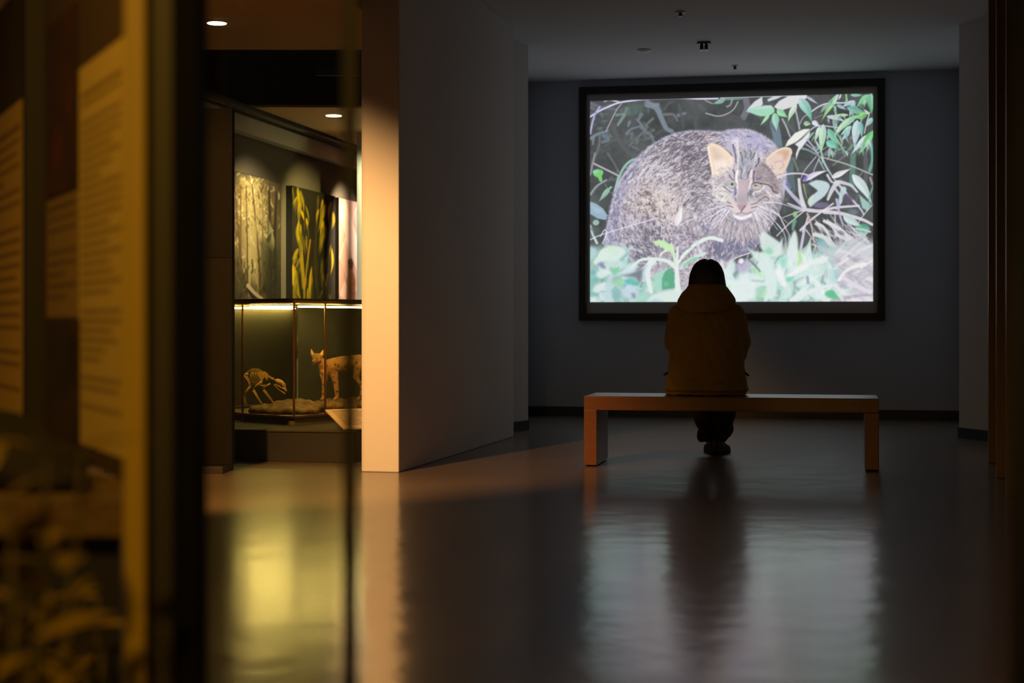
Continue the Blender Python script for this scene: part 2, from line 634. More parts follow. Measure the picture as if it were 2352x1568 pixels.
    c.stroke([(90, 1045), (270, 1130), (470, 1225)], 26, (176, 168, 180), soft=1.2)
    c.stroke([(110, 900), (80, 1040), (45, 1210)], 26, (150, 146, 150), .8, soft=1.5)
    frame(*FG)
    c.stroke([(740, 415), (650, 410), (560, 470), (490, 570), (440, 700), (400, 830)], 34, (140, 182, 165), soft=1.2)
    c.stroke([(440, 640), (410, 760), (370, 900)], 26, (165, 185, 190), .8)
    c.fill([(75, 580), (140, 545), (215, 560), (225, 600), (205, 640), (215, 700), (180, 715), (150, 660), (95, 630)], (120, 192, 112), 1.2, smooth=4)
    c.ell((115, 575), 40, 26, (150, 205, 190), 2, .7)
    c.stroke([(45, 890), (130, 780), (270, 690)], 22, (150, 168, 168), .9)
    c.stroke([(250, 750), (330, 860), (420, 880)], 16, (110, 126, 118), .8)
    c.leaf((320, 800), (160, 1000), 70, (150, 190, 170), (130, 165, 150)); c.stroke([(260, 860), (340, 790)], 30, (140, 180, 160))
    c.fill([(40, 990), (130, 1020), (230, 1090), (290, 1180), (270, 1245), (150, 1225), (40, 1160)], (146, 170, 186), 1.5)
    c.fill([(40, 1040), (180, 1090), (230, 1150), (120, 1150)], (165, 186, 200), 3, .7)
    c.ell((125, 1280), 46, 40, (150, 175, 170), 2); c.stroke([(45, 1330), (80, 1440), (140, 1560)], 36, (165, 180, 175))
    c.ell((60, 1430), 60, 90, (96, 118, 112), 6, .6)

    # the cat's body
    frame(*F6)
    body = [(190, 1080), (205, 960), (225, 850), (252, 760), (290, 665), (340, 585), (405, 515), (480, 452), (560, 402), (640, 370),
            (740, 354), (850, 356), (930, 362), (980, 348), (1060, 344), (1130, 358), (1200, 394), (1255, 440), (1300, 520), (1325, 600),
            (1322, 700), (1305, 800), (1270, 890), (1225, 965), (1165, 1050), (1100, 1110), (1000, 1160), (960, 1260),
            (760, 1400), (560, 1420), (400, 1360), (270, 1240)]
    c.fill(body, (176, 168, 176), 2.2, smooth=3)
    B = Canvas(PW, PH, (0, 0, 0)); B.tf, B.sc = c.tf, c.sc
    B.fill(body, (1, 1, 1), 3, smooth=3)
    mask = B.a[..., 0]

    def patch(p, col, blur, alpha):
        M = Canvas(PW, PH, (0, 0, 0)); M.tf, M.sc = c.tf, c.sc
        M.fill(p, (1, 1, 1), blur, smooth=3)
        m = (M.a[..., 0] * mask * alpha)[..., None]
        c.a += (np.array(col, float) - c.a) * m

    patch([(190, 1080), (205, 940), (260, 740), (400, 520), (440, 540), (330, 700), (280, 860), (270, 1080)], (136, 136, 164), 12, .8)
    patch([(420, 520), (560, 400), (700, 350), (700, 380), (560, 440), (440, 560)], (160, 156, 178), 8, .5)
    patch([(640, 370), (740, 350), (860, 352), (880, 390), (760, 400), (660, 420)], (128, 120, 138), 6, .8)
    patch([(790, 372), (880, 378), (880, 410), (800, 410)], (206, 178, 180), 5, .8)
    patch([(920, 370), (1060, 340), (1180, 380), (1240, 440), (1180, 460), (1060, 400), (940, 430)], (168, 164, 196), 8, .8)
    patch([(460, 640), (620, 560), (760, 620), (720, 760), (640, 900), (470, 830), (400, 760)], (192, 182, 184), 22, .75)
    patch([(540, 780), (640, 760), (680, 900), (620, 950), (540, 880)], (202, 186, 184), 16, .65)
    patch([(380, 740), (520, 700), (560, 860), (420, 880)], (184, 170, 166), 16, .6)
    patch([(250, 960), (600, 920), (700, 1080), (560, 1200), (350, 1180)], (158, 152, 166), 24, .6)
    patch([(430, 980), (520, 960), (560, 1120), (430, 1160)], (132, 130, 142), 16, .5)
    patch([(640, 940), (860, 930), (900, 1120), (700, 1180)], (158, 150, 164), 20, .6)
    patch([(860, 1040), (1130, 1020), (1140, 1110), (1000, 1160), (860, 1140)], (108, 108, 132), 14, .85)
    patch([(300, 1130), (430, 1090), (470, 1260), (330, 1260)], (122, 122, 134), 14, .6)
    patch([(1240, 820), (1310, 760), (1290, 900), (1200, 1000)], (118, 114, 128), 10, .7)

    # fur: many short strokes following the body
    inside = lambda q: (0 <= q[0] < PW - 1) and (0 <= q[1] < PH - 1) and mask[int(q[1]), int(q[0])] > .6

    def fur(n, xr, yr, ang, L, w, cols, al, test=True, jit=.45):
        for _ in range(n):
            x, y = rnd.uniform(*xr), rnd.uniform(*yr)
            if test and not inside(c.tf(np.array([[x, y]]))[0]):
                continue
            a = ang(x, y) + rnd.gauss(0, jit)
            l = rnd.uniform(*L)
            dx, dy = math.cos(a) * l / 2, math.sin(a) * l / 2
            k = rnd.gauss(0, .12) * l
            col = rnd.choice(cols)
            c.stroke([(x - dx, y - dy), (x + k * .5, y - k * .5), (x + dx, y + dy)], rnd.uniform(*w), col, rnd.uniform(*al), soft=.9, taper=(1, .4), n=3)
    flow = lambda x, y: math.atan2(y - 900, x - 720) + math.pi / 2 - .35
    lights = [(214, 208, 218), (206, 198, 208), (226, 220, 228), (198, 192, 208), (212, 200, 198)]
    darks = [(104, 97, 108), (92, 85, 96), (120, 111, 120), (112, 100, 102), (100, 96, 116)]

    def clump(n, m, s, ang, L, w, cols, al, jit=.35):
        for _ in range(n):
            x, y = rnd.gauss(m[0], s[0]), rnd.gauss(m[1], s[1])
            if not inside(c.tf(np.array([[x, y]]))[0]):
                continue
            a = ang(x, y) + rnd.gauss(0, jit)
            l = rnd.uniform(*L)
            dx, dy = math.cos(a) * l / 2, math.sin(a) * l / 2
            k = rnd.gauss(0, .15) * l
            c.stroke([(x - dx, y - dy), (x + k, y - k), (x + dx, y + dy)], rnd.uniform(*w), rnd.choice(cols), rnd.uniform(*al), soft=1.1, taper=(.9, .5), n=3)
    fur(700, (190, 1320), (340, 1330), flow, (20, 52), (10, 20), lights, (.3, .6))
    fur(800, (190, 1320), (340, 1330), flow, (14, 36), (7, 12), darks, (.25, .5))
    clump(420, (760, 520), (110, 90), lambda x, y: -.5, (16, 40), (7, 13), darks, (.45, .8))
    clump(200, (620, 470), (110, 60), lambda x, y: -.55, (16, 40), (7, 12), darks, (.35, .65))
    clump(260, (740, 720), (90, 110), lambda x, y: -.6, (14, 34), (6, 11), darks, (.4, .7))
    clump(150, (470, 800), (70, 50), lambda x, y: .35, (26, 64), (7, 12), [(124, 108, 104), (112, 98, 98), (226, 214, 208), (220, 206, 200)], (.45, .75))
    clump(160, (560, 960), (70, 80), lambda x, y: 1.3, (20, 46), (8, 14), [(100, 92, 102), (112, 104, 112), (206, 198, 208)], (.4, .75))
    clump(200, (400, 1120), (100, 90), lambda x, y: 1.0, (14, 34), (10, 18), [(104, 104, 116), (120, 116, 128), (200, 194, 206), (92, 92, 106)], (.4, .7))
    clump(150, (760, 1060), (90, 80), lambda x, y: 1.1, (16, 40), (8, 14), [(112, 106, 118), (206, 198, 208), (130, 122, 134)], (.4, .7))
    clump(220, (270, 840), (50, 190), lambda x, y: 1.9, (18, 44), (5, 10), [(122, 122, 152), (186, 184, 210), (112, 110, 138)], (.4, .65))
    clump(200, (520, 620), (130, 70), lambda x, y: -.7, (16, 44), (8, 15), [(222, 216, 224), (210, 202, 208), (128, 118, 126)], (.35, .7))
    clump(160, (600, 820), (60, 70), lambda x, y: -1.0, (20, 44), (10, 16), [(224, 212, 208), (214, 200, 196), (206, 192, 192)], (.35, .6))
    fur(1300, (190, 1320), (340, 1330), flow, (12, 30), (5, 10), lights, (.4, .85))
    fur(700, (190, 1320), (340, 1330), flow, (8, 24), (4, 8), darks, (.4, .75))
    # fuzz on the outline
    O = np.array(curve_pts(body[:21], 16))
    for i in range(3, len(O) - 3):
        for _ in range(2):
            t = O[i + 1] - O[i - 1]
            n_ = np.array([t[1], -t[0]]) / (np.hypot(*t) + 1e-6)
            a = O[i] - n_ * rnd.uniform(4, 14)
            b = O[i] + n_ * rnd.uniform(2, 12) - t / (np.hypot(*t) + 1e-6) * rnd.uniform(0, 10)
            c.stroke([a, b], 4, rnd.choice([(176, 172, 202), (196, 192, 216), (150, 148, 172), (206, 202, 220)]), rnd.uniform(.3, .7), taper=(1, .3))
    # chest, fanned strands
    for i in range(520):
        a = rnd.uniform(math.pi * .12, math.pi * .92)
        r = rnd.uniform(70, 240)
        x, y = 1050 + math.cos(a) * r * 1.05, 880 + math.sin(a) * r * .92
        if not inside(c.tf(np.array([[x, y]]))[0]): continue
        l = rnd.uniform(22, 54)
        dim = r > 175
        col = rnd.choice([(112, 110, 136), (96, 96, 120), (160, 158, 186), (128, 126, 150)] if dim else [(200, 190, 194), (178, 168, 174), (140, 130, 138), (214, 206, 210), (118, 110, 120)])
        c.stroke([(x, y), (x + math.cos(a) * l * .5, y + math.sin(a) * l)], rnd.uniform(4, 8), col, rnd.uniform(.35, .7), taper=(1, .4), n=3)

    # head
    frame(*FF)
    head = [(300, 560), (270, 700), (270, 830), (310, 950), (400, 1060), (480, 1130), (560, 1210), (640, 1300), (720, 1320), (820, 1290),
            (900, 1220), (1000, 1130), (1150, 1080), (1270, 1000), (1300, 900), (1290, 760), (1230, 640), (1120, 500), (1060, 380), (960, 240),
            (840, 170), (700, 140), (560, 160), (480, 230), (470, 340), (440, 470)]
    c.fill(head, (192, 184, 190), 4, smooth=3)
    c.fill([(520, 170), (620, 120), (900, 130), (1080, 260), (980, 380), (900, 300), (700, 240), (560, 300)], (176, 172, 206), 10, .8, smooth=3)
    c.fill([(560, 140), (660, 120), (690, 220), (640, 300), (570, 230)], (226, 220, 222), 6, .8)
    c.fill([(680, 300), (880, 290), (900, 500), (840, 680), (700, 690), (660, 480)], (158, 160, 172), 8, .85, smooth=3)
    c.fill([(960, 500), (1080, 470), (1240, 680), (1280, 900), (1200, 930), (1100, 800), (920, 740), (900, 620)], (150, 136, 140), 8, .85, smooth=3)
    c.fill([(270, 700), (420, 560), (560, 560), (560, 740), (380, 780), (330, 860)], (196, 184, 188), 10, .8, smooth=3)
    c.fill([(340, 860), (440, 830), (540, 930), (560, 1040), (420, 1060), (330, 980)], (226, 220, 208), 8, .8, smooth=3)
    c.fill([(880, 930), (1000, 880), (1180, 930), (1220, 1010), (1080, 1080), (920, 1060)], (176, 168, 172), 8, .9, smooth=3)

    # ears
    for p, col, bl in [([(205, 270), (205, 220), (260, 198), (330, 210), (420, 265), (510, 340), (590, 430), (600, 470), (540, 560), (430, 640), (320, 700), (275, 620), (240, 450)], (228, 207, 190), 1.6),
                       ([(1060, 450), (1150, 360), (1260, 285), (1360, 255), (1430, 275), (1450, 330), (1430, 430), (1380, 560), (1310, 660), (1250, 690), (1150, 560)], (218, 196, 184), 1.6)]:
        c.fill(p, col, bl, smooth=4)
    c.fill([(250, 280), (300, 260), (360, 320), (420, 400), (380, 450), (300, 440)], (206, 180, 164), 8, .6, smooth=3)
    c.fill([(300, 470), (440, 440), (520, 500), (470, 620), (330, 680)], (238, 222, 212), 8, .85, smooth=3)
    c.stroke([(205, 250), (230, 400), (265, 560), (285, 690)], 30, (244, 226, 206), .9, soft=2)
    c.stroke([(260, 205), (380, 250), (500, 350), (580, 430)], 34, (236, 214, 186), .9, soft=2)
    c.stroke([(440, 255), (520, 320), (560, 370)], 26, (96, 92, 110), .6, soft=2.5, taper=(.3, 1))
    c.fill([(1230, 330), (1330, 280), (1410, 300), (1390, 360), (1270, 350)], (200, 160, 128), 6, .75, smooth=3)
    c.fill([(1330, 360), (1400, 330), (1380, 420), (1330, 440)], (190, 150, 130), 6, .7, smooth=3)
    c.stroke([(1070, 440), (1150, 365), (1260, 290), (1350, 260), (1430, 280), (1448, 340)], 24, (236, 214, 192), .9, soft=2)
    c.stroke([(1200, 480), (1290, 460), (1330, 520), (1290, 580)], 30, (186, 160, 156), .6, soft=4)
    c.stroke([(1080, 480), (1150, 570), (1250, 690)], 34, (226, 206, 204), .8, soft=3)
    for _ in range(60):
        x, y = rnd.uniform(290, 560), rnd.uniform(430, 650)
        c.stroke([(x, y), (x + rnd.uniform(-10, 30), y + rnd.uniform(30, 70))], 7, rnd.choice([(240, 230, 222), (214, 196, 186), (232, 216, 206)]), .5, taper=(1, .3))
    for _ in range(60):
        x, y = rnd.uniform(1150, 1330), rnd.uniform(420, 620)
        c.stroke([(x, y), (x - rnd.uniform(0, 40), y + rnd.uniform(30, 70))], 7, rnd.choice([(232, 212, 204), (200, 176, 170), (240, 224, 214)]), .4, taper=(1, .3))

    # head fur and stripes
    for _ in range(900):
        x, y = rnd.uniform(300, 1280), rnd.uniform(180, 1040)
        if (x < 600 and y < 560) or (x > 1050 and y < 520) or (600 < x < 900 and y > 700) or (x > 1180 and y < 640):
            continue
        if abs(x - 740) < 120:
            a = -math.pi / 2 + (x - 740) * .002
        else:
            a = math.atan2(y - 760, x - 740)
        a += rnd.gauss(0, .3)
        l = rnd.uniform(18, 46)
        c.stroke([(x, y), (x + math.cos(a) * l, y + math.sin(a) * l)], rnd.uniform(6, 12),
                 rnd.choice([(222, 214, 218), (206, 198, 206), (150, 142, 152), (166, 156, 162), (214, 206, 204)] if x < 900 else [(186, 174, 178), (132, 120, 128), (206, 196, 196), (150, 138, 144)]),
                 rnd.uniform(.3, .6), taper=(1, .4))
    dk = (92, 84, 116)
    for p, w, col, al in [
        ([(580, 215), (600, 300), (620, 390), (630, 490)], 36, (98, 90, 132), .85),
        ([(690, 330), (715, 380), (720, 440), (715, 500)], 26, (96, 92, 112), .85), ([(740, 300), (770, 330), (765, 420)], 22, (92, 92, 110), .7),
        ([(800, 220), (850, 210), (830, 260)], 26, (120, 118, 156), .7), ([(820, 290), (850, 330), (840, 400)], 26, (98, 100, 122), .8),
        ([(900, 340), (880, 400), (850, 440)], 24, (96, 92, 114), .85), ([(970, 420), (960, 480), (920, 540)], 34, (88, 80, 112), .9),
        ([(940, 230), (960, 200), (930, 290)], 34, (138, 132, 178), .7), ([(1040, 270), (1100, 280), (1060, 340)], 40, (128, 126, 156), .7),
        ([(690, 560), (715, 600), (700, 680)], 22, (96, 92, 104), .8), ([(800, 540), (790, 600), (800, 690)], 16, (120, 118, 128), .7),
        ([(850, 580), (820, 630), (800, 700)], 20, (86, 80, 92), .9), ([(745, 480), (740, 560)], 18, (116, 114, 126), .7),
        ([(690, 700), (760, 740), (830, 700)], 20, (110, 100, 106), .6), ([(800, 760), (830, 760), (810, 830)], 20, (140, 110, 116), .6),
        ([(580, 590), (605, 640), (610, 760)], 28, (96, 88, 116), .85), ([(530, 670), (560, 720), (600, 740)], 22, (92, 84, 112), .85),
        ([(900, 610), (890, 690), (890, 770)], 34, (98, 84, 94), .85), ([(940, 740), (1000, 700), (980, 740)], 30, (112, 104, 136), .7),
        ([(1000, 795), (1100, 812), (1170, 860)], 22, (84, 72, 72), .85), ([(1160, 850), (1190, 910), (1250, 935)], 34, (86, 74, 74), .85), ([(1210, 840), (1250, 880)], 44, (124, 108, 108), .7),
        ([(1060, 530), (1140, 600), (1200, 690)], 60, (134, 118, 116), .6), ([(1010, 490), (1080, 560), (1150, 640)], 22, (112, 98, 100), .6),
        ([(440, 840), (500, 880), (545, 920)], 24, (88, 80, 96), .85), ([(460, 910), (530, 940), (600, 930)], 20, (150, 142, 166), .7),
        ([(370, 990), (400, 970), (440, 990)], 22, (140, 130, 160), .7), ([(340, 760), (380, 740), (470, 760)], 14, (120, 110, 118), .6),
        ([(890, 960), (960, 910), (1060, 850)], 22, (110, 100, 112), .75), ([(930, 990), (1020, 950), (1080, 940)], 24, (116, 106, 118), .7),
        ([(960, 1060), (1060, 1000), (1120, 1020), (1100, 1060)], 26, (112, 102, 108), .7), ([(1120, 940), (1160, 990), (1260, 980)], 26, (206, 198, 190), .7),
        ([(500, 1060), (560, 1080)], 16, (104, 94, 98), .8), ([(510, 1110), (580, 1140)], 14, (110, 98, 102), .8),
        ([(850, 1100), (960, 1070)], 18, (92, 84, 92), .8), ([(850, 1150), (950, 1120)], 14, (100, 90, 96), .8),
        ([(620, 1010), (632, 1060)], 20, (96, 86, 104), .8), ([(810, 940), (800, 1050)], 24, (94, 84, 92), .85)]:
        c.stroke(p, w, col, al, soft=1.6, taper=(.8, .6))
    for p, w, al in [([(540, 420), (570, 520), (560, 600)], 30, .6), ([(650, 250), (665, 350), (660, 470), (650, 560)], 34, .7), ([(750, 540), (745, 640)], 22, .6),
                     ([(930, 360), (910, 460), (880, 560)], 26, .6), ([(990, 330), (1000, 400), (1010, 450)], 34, .6), ([(480, 690), (500, 640), (540, 620)], 22, .6),
                     ([(300, 880), (380, 900), (440, 960)], 40, .8), ([(290, 960), (380, 1010), (470, 1040)], 46, .8), ([(360, 860), (420, 860), (470, 900)], 34, .8),
                     ([(1020, 850), (1060, 830), (1050, 870)], 26, .8), ([(1100, 920), (1140, 960), (1150, 1010)], 36, .7), ([(1180, 980), (1250, 970), (1300, 1000)], 30, .7),
                     ([(280, 760), (300, 850), (290, 930)], 40, .6)]:
        c.stroke(p, w, (230, 224, 224), al, soft=2.5, taper=(.9, .5))
    # pale bars beside the nose, nose bridge
    c.stroke([(650, 610), (632, 700), (640, 800), (665, 900), (650, 1000)], 40, (238, 232, 232), .95, soft=2)
    c.stroke([(860, 600), (850, 690), (850, 780), (815, 900)], 36, (226, 214, 216), .9, soft=2)
    c.fill([(670, 760), (730, 735), (815, 770), (815, 880), (805, 1010), (790, 1090), (720, 1130), (650, 1100), (640, 1010), (662, 900)], (184, 168, 176), 3, smooth=3)
    c.fill([(690, 780), (760, 770), (770, 900), (690, 930)], (194, 176, 180), 8, .8)
    c.fill([(640, 1000), (780, 990), (800, 1080), (700, 1110)], (160, 152, 160), 8, .5)
    # eyes
    c.fill([(610, 850), (640, 880), (635, 960), (600, 960)], (112, 104, 160), 4, .9)
    c.fill([(830, 890), (860, 880), (900, 930), (860, 1010), (810, 960)], (104, 112, 122), 5, .9)
    for cx_, cy_, rx, ry, iris, pup in [(558, 815, 76, 58, (172, 176, 170), (572, 806)), (938, 838, 80, 52, (184, 174, 166), (926, 824))]:
        c.ell((cx_, cy_), rx + 6, ry + 7, (84, 76, 94), 2.2, .7, rot=.1)
        c.ell((cx_, cy_), rx - 4, ry - 2, iris, 1.4)
        c.ell((cx_, cy_ + 20), rx * .6, ry * .5, tuple(v + 18 for v in iris), 4, .6)
    c.ell((572, 806), 20, 18, (64, 62, 84), 1.2); c.ell((926, 822), 24, 15, (96, 86, 88), 1.6); c.ell((938, 812), 10, 7, (235, 230, 225), .8, .9)
    c.stroke([(480, 790), (540, 760), (610, 765)], 14, (196, 188, 200), .9)
    c.stroke([(870, 800), (930, 780), (1020, 795)], 16, (74, 64, 70), .9)
    c.stroke([(490, 850), (540, 890), (590, 890)], 22, (228, 222, 232), .8)
    c.stroke([(890, 960), (900, 930), (990, 900), (1050, 840)], 30, (226, 220, 226), .85)
    # fine fur over the markings
    for _ in range(1100):
        x, y = rnd.uniform(300, 1290), rnd.uniform(190, 1060)
        if (x < 600 and y < 560) or (x > 1060 and y < 520) or (640 < x < 830 and y > 740) or (x > 1180 and y < 640) or math.hypot((x - 558) / 90, (y - 815) / 66) < 1 or math.hypot((x - 938) / 94, (y - 838) / 62) < 1:
            continue
        a = -math.pi / 2 + (x - 740) * .0025 if abs(x - 740) < 190 and y < 720 else math.atan2(y - 780, x - 740)
        a += rnd.gauss(0, .25)
        l = rnd.uniform(16, 50)
        c.stroke([(x, y), (x + math.cos(a) * l, y + math.sin(a) * l)], rnd.uniform(5, 10), rnd.choice([(226, 220, 222), (212, 204, 210), (100, 92, 108), (118, 108, 118), (196, 186, 190), (88, 80, 98)]), rnd.uniform(.3, .65), taper=(1, .4))
    # muzzle
    c.fill([(480, 1080), (580, 1050), (640, 1100), (700, 1190), (700, 1240), (600, 1220), (520, 1160)], (218, 204, 206), 5, .9, smooth=3)
    c.fill([(860, 1060), (960, 1080), (930, 1160), (830, 1220), (720, 1235), (730, 1180), (800, 1120)], (210, 194, 198), 5, .9, smooth=3)
    c.fill([(640, 1110), (700, 1120), (790, 1100), (770, 1150), (715, 1205), (670, 1165)], (176, 148, 152), 2, smooth=3)
    c.stroke([(770, 1130), (730, 1180), (712, 1215)], 14, (104, 88, 96), .9)
    c.stroke([(712, 1205), (710, 1230), (640, 1250)], 12, (120, 104, 112), .85); c.stroke([(712, 1230), (790, 1245), (870, 1220)], 12, (130, 114, 120), .85)
    for p in [[(500, 1075), (560, 1100)], [(505, 1125), (590, 1150)], [(860, 1110), (950, 1085)], [(860, 1160), (940, 1140)]]:
        c.stroke(p, 13, (96, 86, 92), .8)
    c.fill([(575, 1245), (640, 1275), (720, 1290), (800, 1275), (870, 1245), (850, 1300), (780, 1340), (690, 1340), (620, 1310)], (238, 230, 238), 2.5, smooth=3)
    c.stroke([(610, 1330), (700, 1370), (840, 1320)], 40, (132, 126, 152), .6, soft=6)
    for _ in range(90):
        x = rnd.uniform(420, 1000)
        y = rnd.uniform(1320, 1440)
        dx = (x - 720) * .18 + rnd.gauss(0, 14)
        c.stroke([(x, y), (x + dx, y + rnd.uniform(60, 150))], rnd.uniform(8, 14), rnd.choice([(206, 198, 200), (226, 218, 220), (146, 136, 142), (120, 112, 122)]), rnd.uniform(.3, .6), taper=(1, .3))
    # whiskers
    wh = (236, 232, 246)
    for p in [[(470, 1130), (280, 1170), (10, 1310)], [(470, 1160), (330, 1240), (160, 1430)], [(480, 1180), (380, 1280), (240, 1400)],
              [(500, 1180), (420, 1290), (320, 1460)], [(530, 1190), (470, 1280), (380, 1420)], [(490, 1150), (250, 1290), (60, 1370)],
              [(530, 1210), (440, 1340), (400, 1440)], [(460, 1060), (330, 1040), (200, 1020)],
              [(980, 1130), (1180, 1200), (1410, 1390)], [(950, 1160), (1150, 1290), (1330, 1510)], [(940, 1180), (1130, 1330), (1260, 1490)],
              [(930, 1200), (1080, 1360), (1140, 1540)], [(920, 1210), (1000, 1370), (1040, 1500)], [(910, 1220), (960, 1330), (1010, 1460)],
              [(1040, 1075), (1240, 1080), (1420, 1130), (1560, 1190)], [(1000, 1150), (1260, 1270), (1420, 1540)], [(900, 1230), (940, 1330), (960, 1400)]]:
        c.stroke(p, 13, wh, .85, soft=.8, taper=(1, .45))

    # thread and dry leaf over the flank
    frame(*FG)
    c.stroke([(40, 1520), (200, 1450), (560, 1340), (990, 1215)], 14, (224, 220, 234), .85)
    c.stroke([(990, 1215), (1120, 1260), (1260, 1310), (1400, 1270), (1560, 1190)], 14, (220, 212, 218), .8)
    c.stroke([(60, 1400), (100, 1500), (140, 1570)], 18, (220, 222, 226), .8); c.stroke([(280, 1420), (250, 1500), (220, 1570)], 16, (226, 226, 236), .85)
    c.stroke([(190, 1470), (250, 1380), (280, 1420)], 16, (214, 216, 226), .8)
    c.leaf((1265, 1315), (1345, 1035), 95, (224, 218, 220), (232, 226, 228), rib=5)

    # bamboo leaves, upper right
    frame(*FB)
    c.stroke([(0, 95), (500, 75), (1215, 55)], 22, (196, 200, 208))
    c.stroke([(0, 120), (300, 100)], 40, (130, 158, 148), .7, soft=2)
    c.stroke([(1060, 250), (1100, 420), (1125, 545)], 22, (166, 168, 178)); c.stroke([(880, 400), (940, 520), (990, 650)], 24, (160, 166, 166))
    c.stroke([(1290, 290), (1400, 215), (1520, 175), (1760, 165)], 20, (202, 202, 214)); c.stroke([(1120, 480), (1180, 370), (1260, 330)], 12, (170, 172, 176))
    c.stroke([(1270, 560), (1390, 495), (1660, 520)], 16, (190, 192, 206)); c.stroke([(1770, 40), (1780, 150)], 22, (140, 195, 120))
    c.stroke([(1640, 160), (1900, 170)], 14, (190, 194, 204)); c.stroke([(1330, 390), (1440, 340)], 12, (130, 128, 140))
    W_ = (206, 208, 214)
    c.fill([(365, 295), (400, 240), (480, 150), (590, 80), (600, 190), (560, 225), (460, 260)], (204, 206, 212), 1.5)
    c.fill([(370, 295), (440, 245), (560, 215), (720, 205), (770, 290), (690, 350), (560, 360), (450, 320)], (156, 204, 178), 1.5, smooth=2)
    c.fill([(430, 265), (560, 225), (720, 205), (740, 240), (600, 250)], (190, 210, 204), 2.5, .8)
    c.fill([(660, 120), (760, 70), (880, 70), (800, 110), (680, 150)], (198, 200, 208), 1.5)
    c.fill([(760, 225), (830, 140), (960, 70), (1215, 55), (1225, 95), (1130, 160), (1010, 230), (900, 265), (860, 300)], (208, 207, 210), 1.5)
    c.leaf((700, 330), (565, 498), 48, (150, 208, 158), (186, 216, 186)); c.leaf((770, 310), (800, 580), 104, (148, 202, 168), (158, 192, 190))
    c.leaf((800, 270), (960, 380), 96, (150, 205, 165), (140, 200, 150)); c.leaf((1080, 190), (955, 452), 80, (206, 208, 208), (160, 208, 160), bend=.05)
    c.leaf((1110, 100), (1305, 450), 136, (176, 200, 204), (96, 168, 140), bend=-.06); c.leaf((1210, 70), (1390, 190), 40, (160, 166, 182), (186, 184, 200))
    c.leaf((1665, 35), (1425, 435), 80, (176, 204, 196), (130, 190, 90), bend=.02, rib=-12); c.leaf((1700, 40), (1660, 140), 32, (186, 190, 204))
    c.leaf((1620, 200), (1620, 345), 35, (140, 180, 168)); c.leaf((1640, 190), (1790, 270), 48, (150, 176, 182))
    c.leaf((1900, 140), (1700, 240), 64, (170, 190, 196), bend=.05); c.leaf((1885, 150), (1815, 390), 72, (168, 188, 196), (150, 180, 180))
    c.leaf((1780, 230), (2090, 330), 96, (126, 170, 166), (110, 160, 140)); c.leaf((1830, 50), (2010, 60), 48, (130, 180, 160))
    c.leaf((2090, 50), (1905, 240), 104, (130, 190, 150), (110, 175, 125)); c.leaf((2110, 30), (2125, 340), 104, (140, 190, 165), (88, 165, 110), rib=-10)
    c.leaf((1960, 180), (2000, 260), 40, (90, 130, 110)); c.leaf((2090, 330), (2010, 250), 40, (180, 200, 190))
    c.leaf((1500, 360), (1790, 455), 64, (188, 194, 208), bend=-.08); c.leaf((1810, 340), (1520, 385), 45, (168, 206, 160), bend=.05)
    c.leaf((2060, 325), (1880, 395), 88, (132, 196, 108)); c.leaf((1930, 345), (1565, 720), 88, (150, 206, 150), (196, 210, 206), bend=.08)
    c.leaf((1850, 500), (1690, 640), 72, (160, 200, 190)); c.leaf((1830, 560), (1700, 730), 64, (160, 186, 196))
    c.leaf((1930, 410), (1890, 840), 120, (184, 204, 206), (180, 196, 204)); c.leaf((1970, 430), (2000, 680), 72, (130, 176, 172))
    c.leaf((2140, 380), (2040, 520), 72, (150, 190, 180)); c.leaf((2090, 620), (1840, 915), 88, (180, 206, 204), (200, 206, 212))
    c.leaf((2150, 560), (1950, 925), 96, (110, 184, 120), (150, 200, 150), rib=-12); c.stroke([(2100, 300), (2060, 450), (2030, 600)], 16, (180, 184, 176))
    c.fill([(920, 800), (960, 710), (1060, 600), (1180, 545), (1260, 540), (1270, 570), (1150, 680), (1060, 740), (970, 780)], (222, 224, 216), 1.5)
    c.fill([(1270, 570), (1265, 650), (1210, 740), (1120, 860), (1080, 985), (1075, 900), (1110, 800), (1060, 760), (1160, 690)], (216, 216, 220), 1.5)
    c.stroke([(1265, 560), (1180, 640), (1090, 730)], 10, (90, 90, 96), .8)
    c.leaf((1410, 500), (1330, 750), 61, (206, 218, 212), (170, 205, 170)); c.leaf((1460, 470), (1425, 925), 104, (186, 206, 204), (160, 206, 150))
    c.leaf((1520, 540), (1690, 800), 96, (120, 184, 160), (112, 182, 150)); c.leaf((1500, 720), (1690, 830), 104, (124, 190, 170))
    c.leaf((1300, 430), (1410, 505), 72, (204, 208, 220)); c.leaf((1180, 460), (1290, 470), 72, (150, 190, 150)); c.stroke([(1620, 640), (1700, 770), (1760, 865)], 18, (170, 180, 160))
    c.leaf((1350, 700), (1450, 900), 32, (176, 186, 190))
    for _ in range(46):
        x, y = rnd.uniform(1280, 2150), rnd.uniform(40, 900)
        if x < 1500 and y < 420: continue
        a = rnd.gauss(1.9, .5); l = rnd.uniform(90, 240)
        c.leaf((x, y), (x + math.cos(a) * l, y + math.sin(a) * l), rnd.uniform(22, 52), rnd.choice([(130, 176, 156), (112, 160, 128), (168, 192, 192), (150, 186, 172), (96, 140, 118), (190, 204, 204)]),
               rnd.choice([(150, 190, 160), (170, 196, 190)]), bend=rnd.uniform(-.1, .1), alpha=rnd.uniform(.45, .85))

    # grasses, right
    def G(p, w, col=(206, 200, 216), al=.9, s=1.0, t=(1, .5)):
        c.stroke(p, w, col, al, soft=s, taper=t)
    G([(1230, 690), (1320, 800), (1400, 930)], 26, (178, 178, 204)); G([(1220, 760), (1390, 890)], 18, (186, 186, 206))
    G([(1160, 820), (1260, 850), (1400, 930)], 30, (150, 168, 172), .8); G([(1380, 890), (1520, 790)], 14, (186, 182, 192))
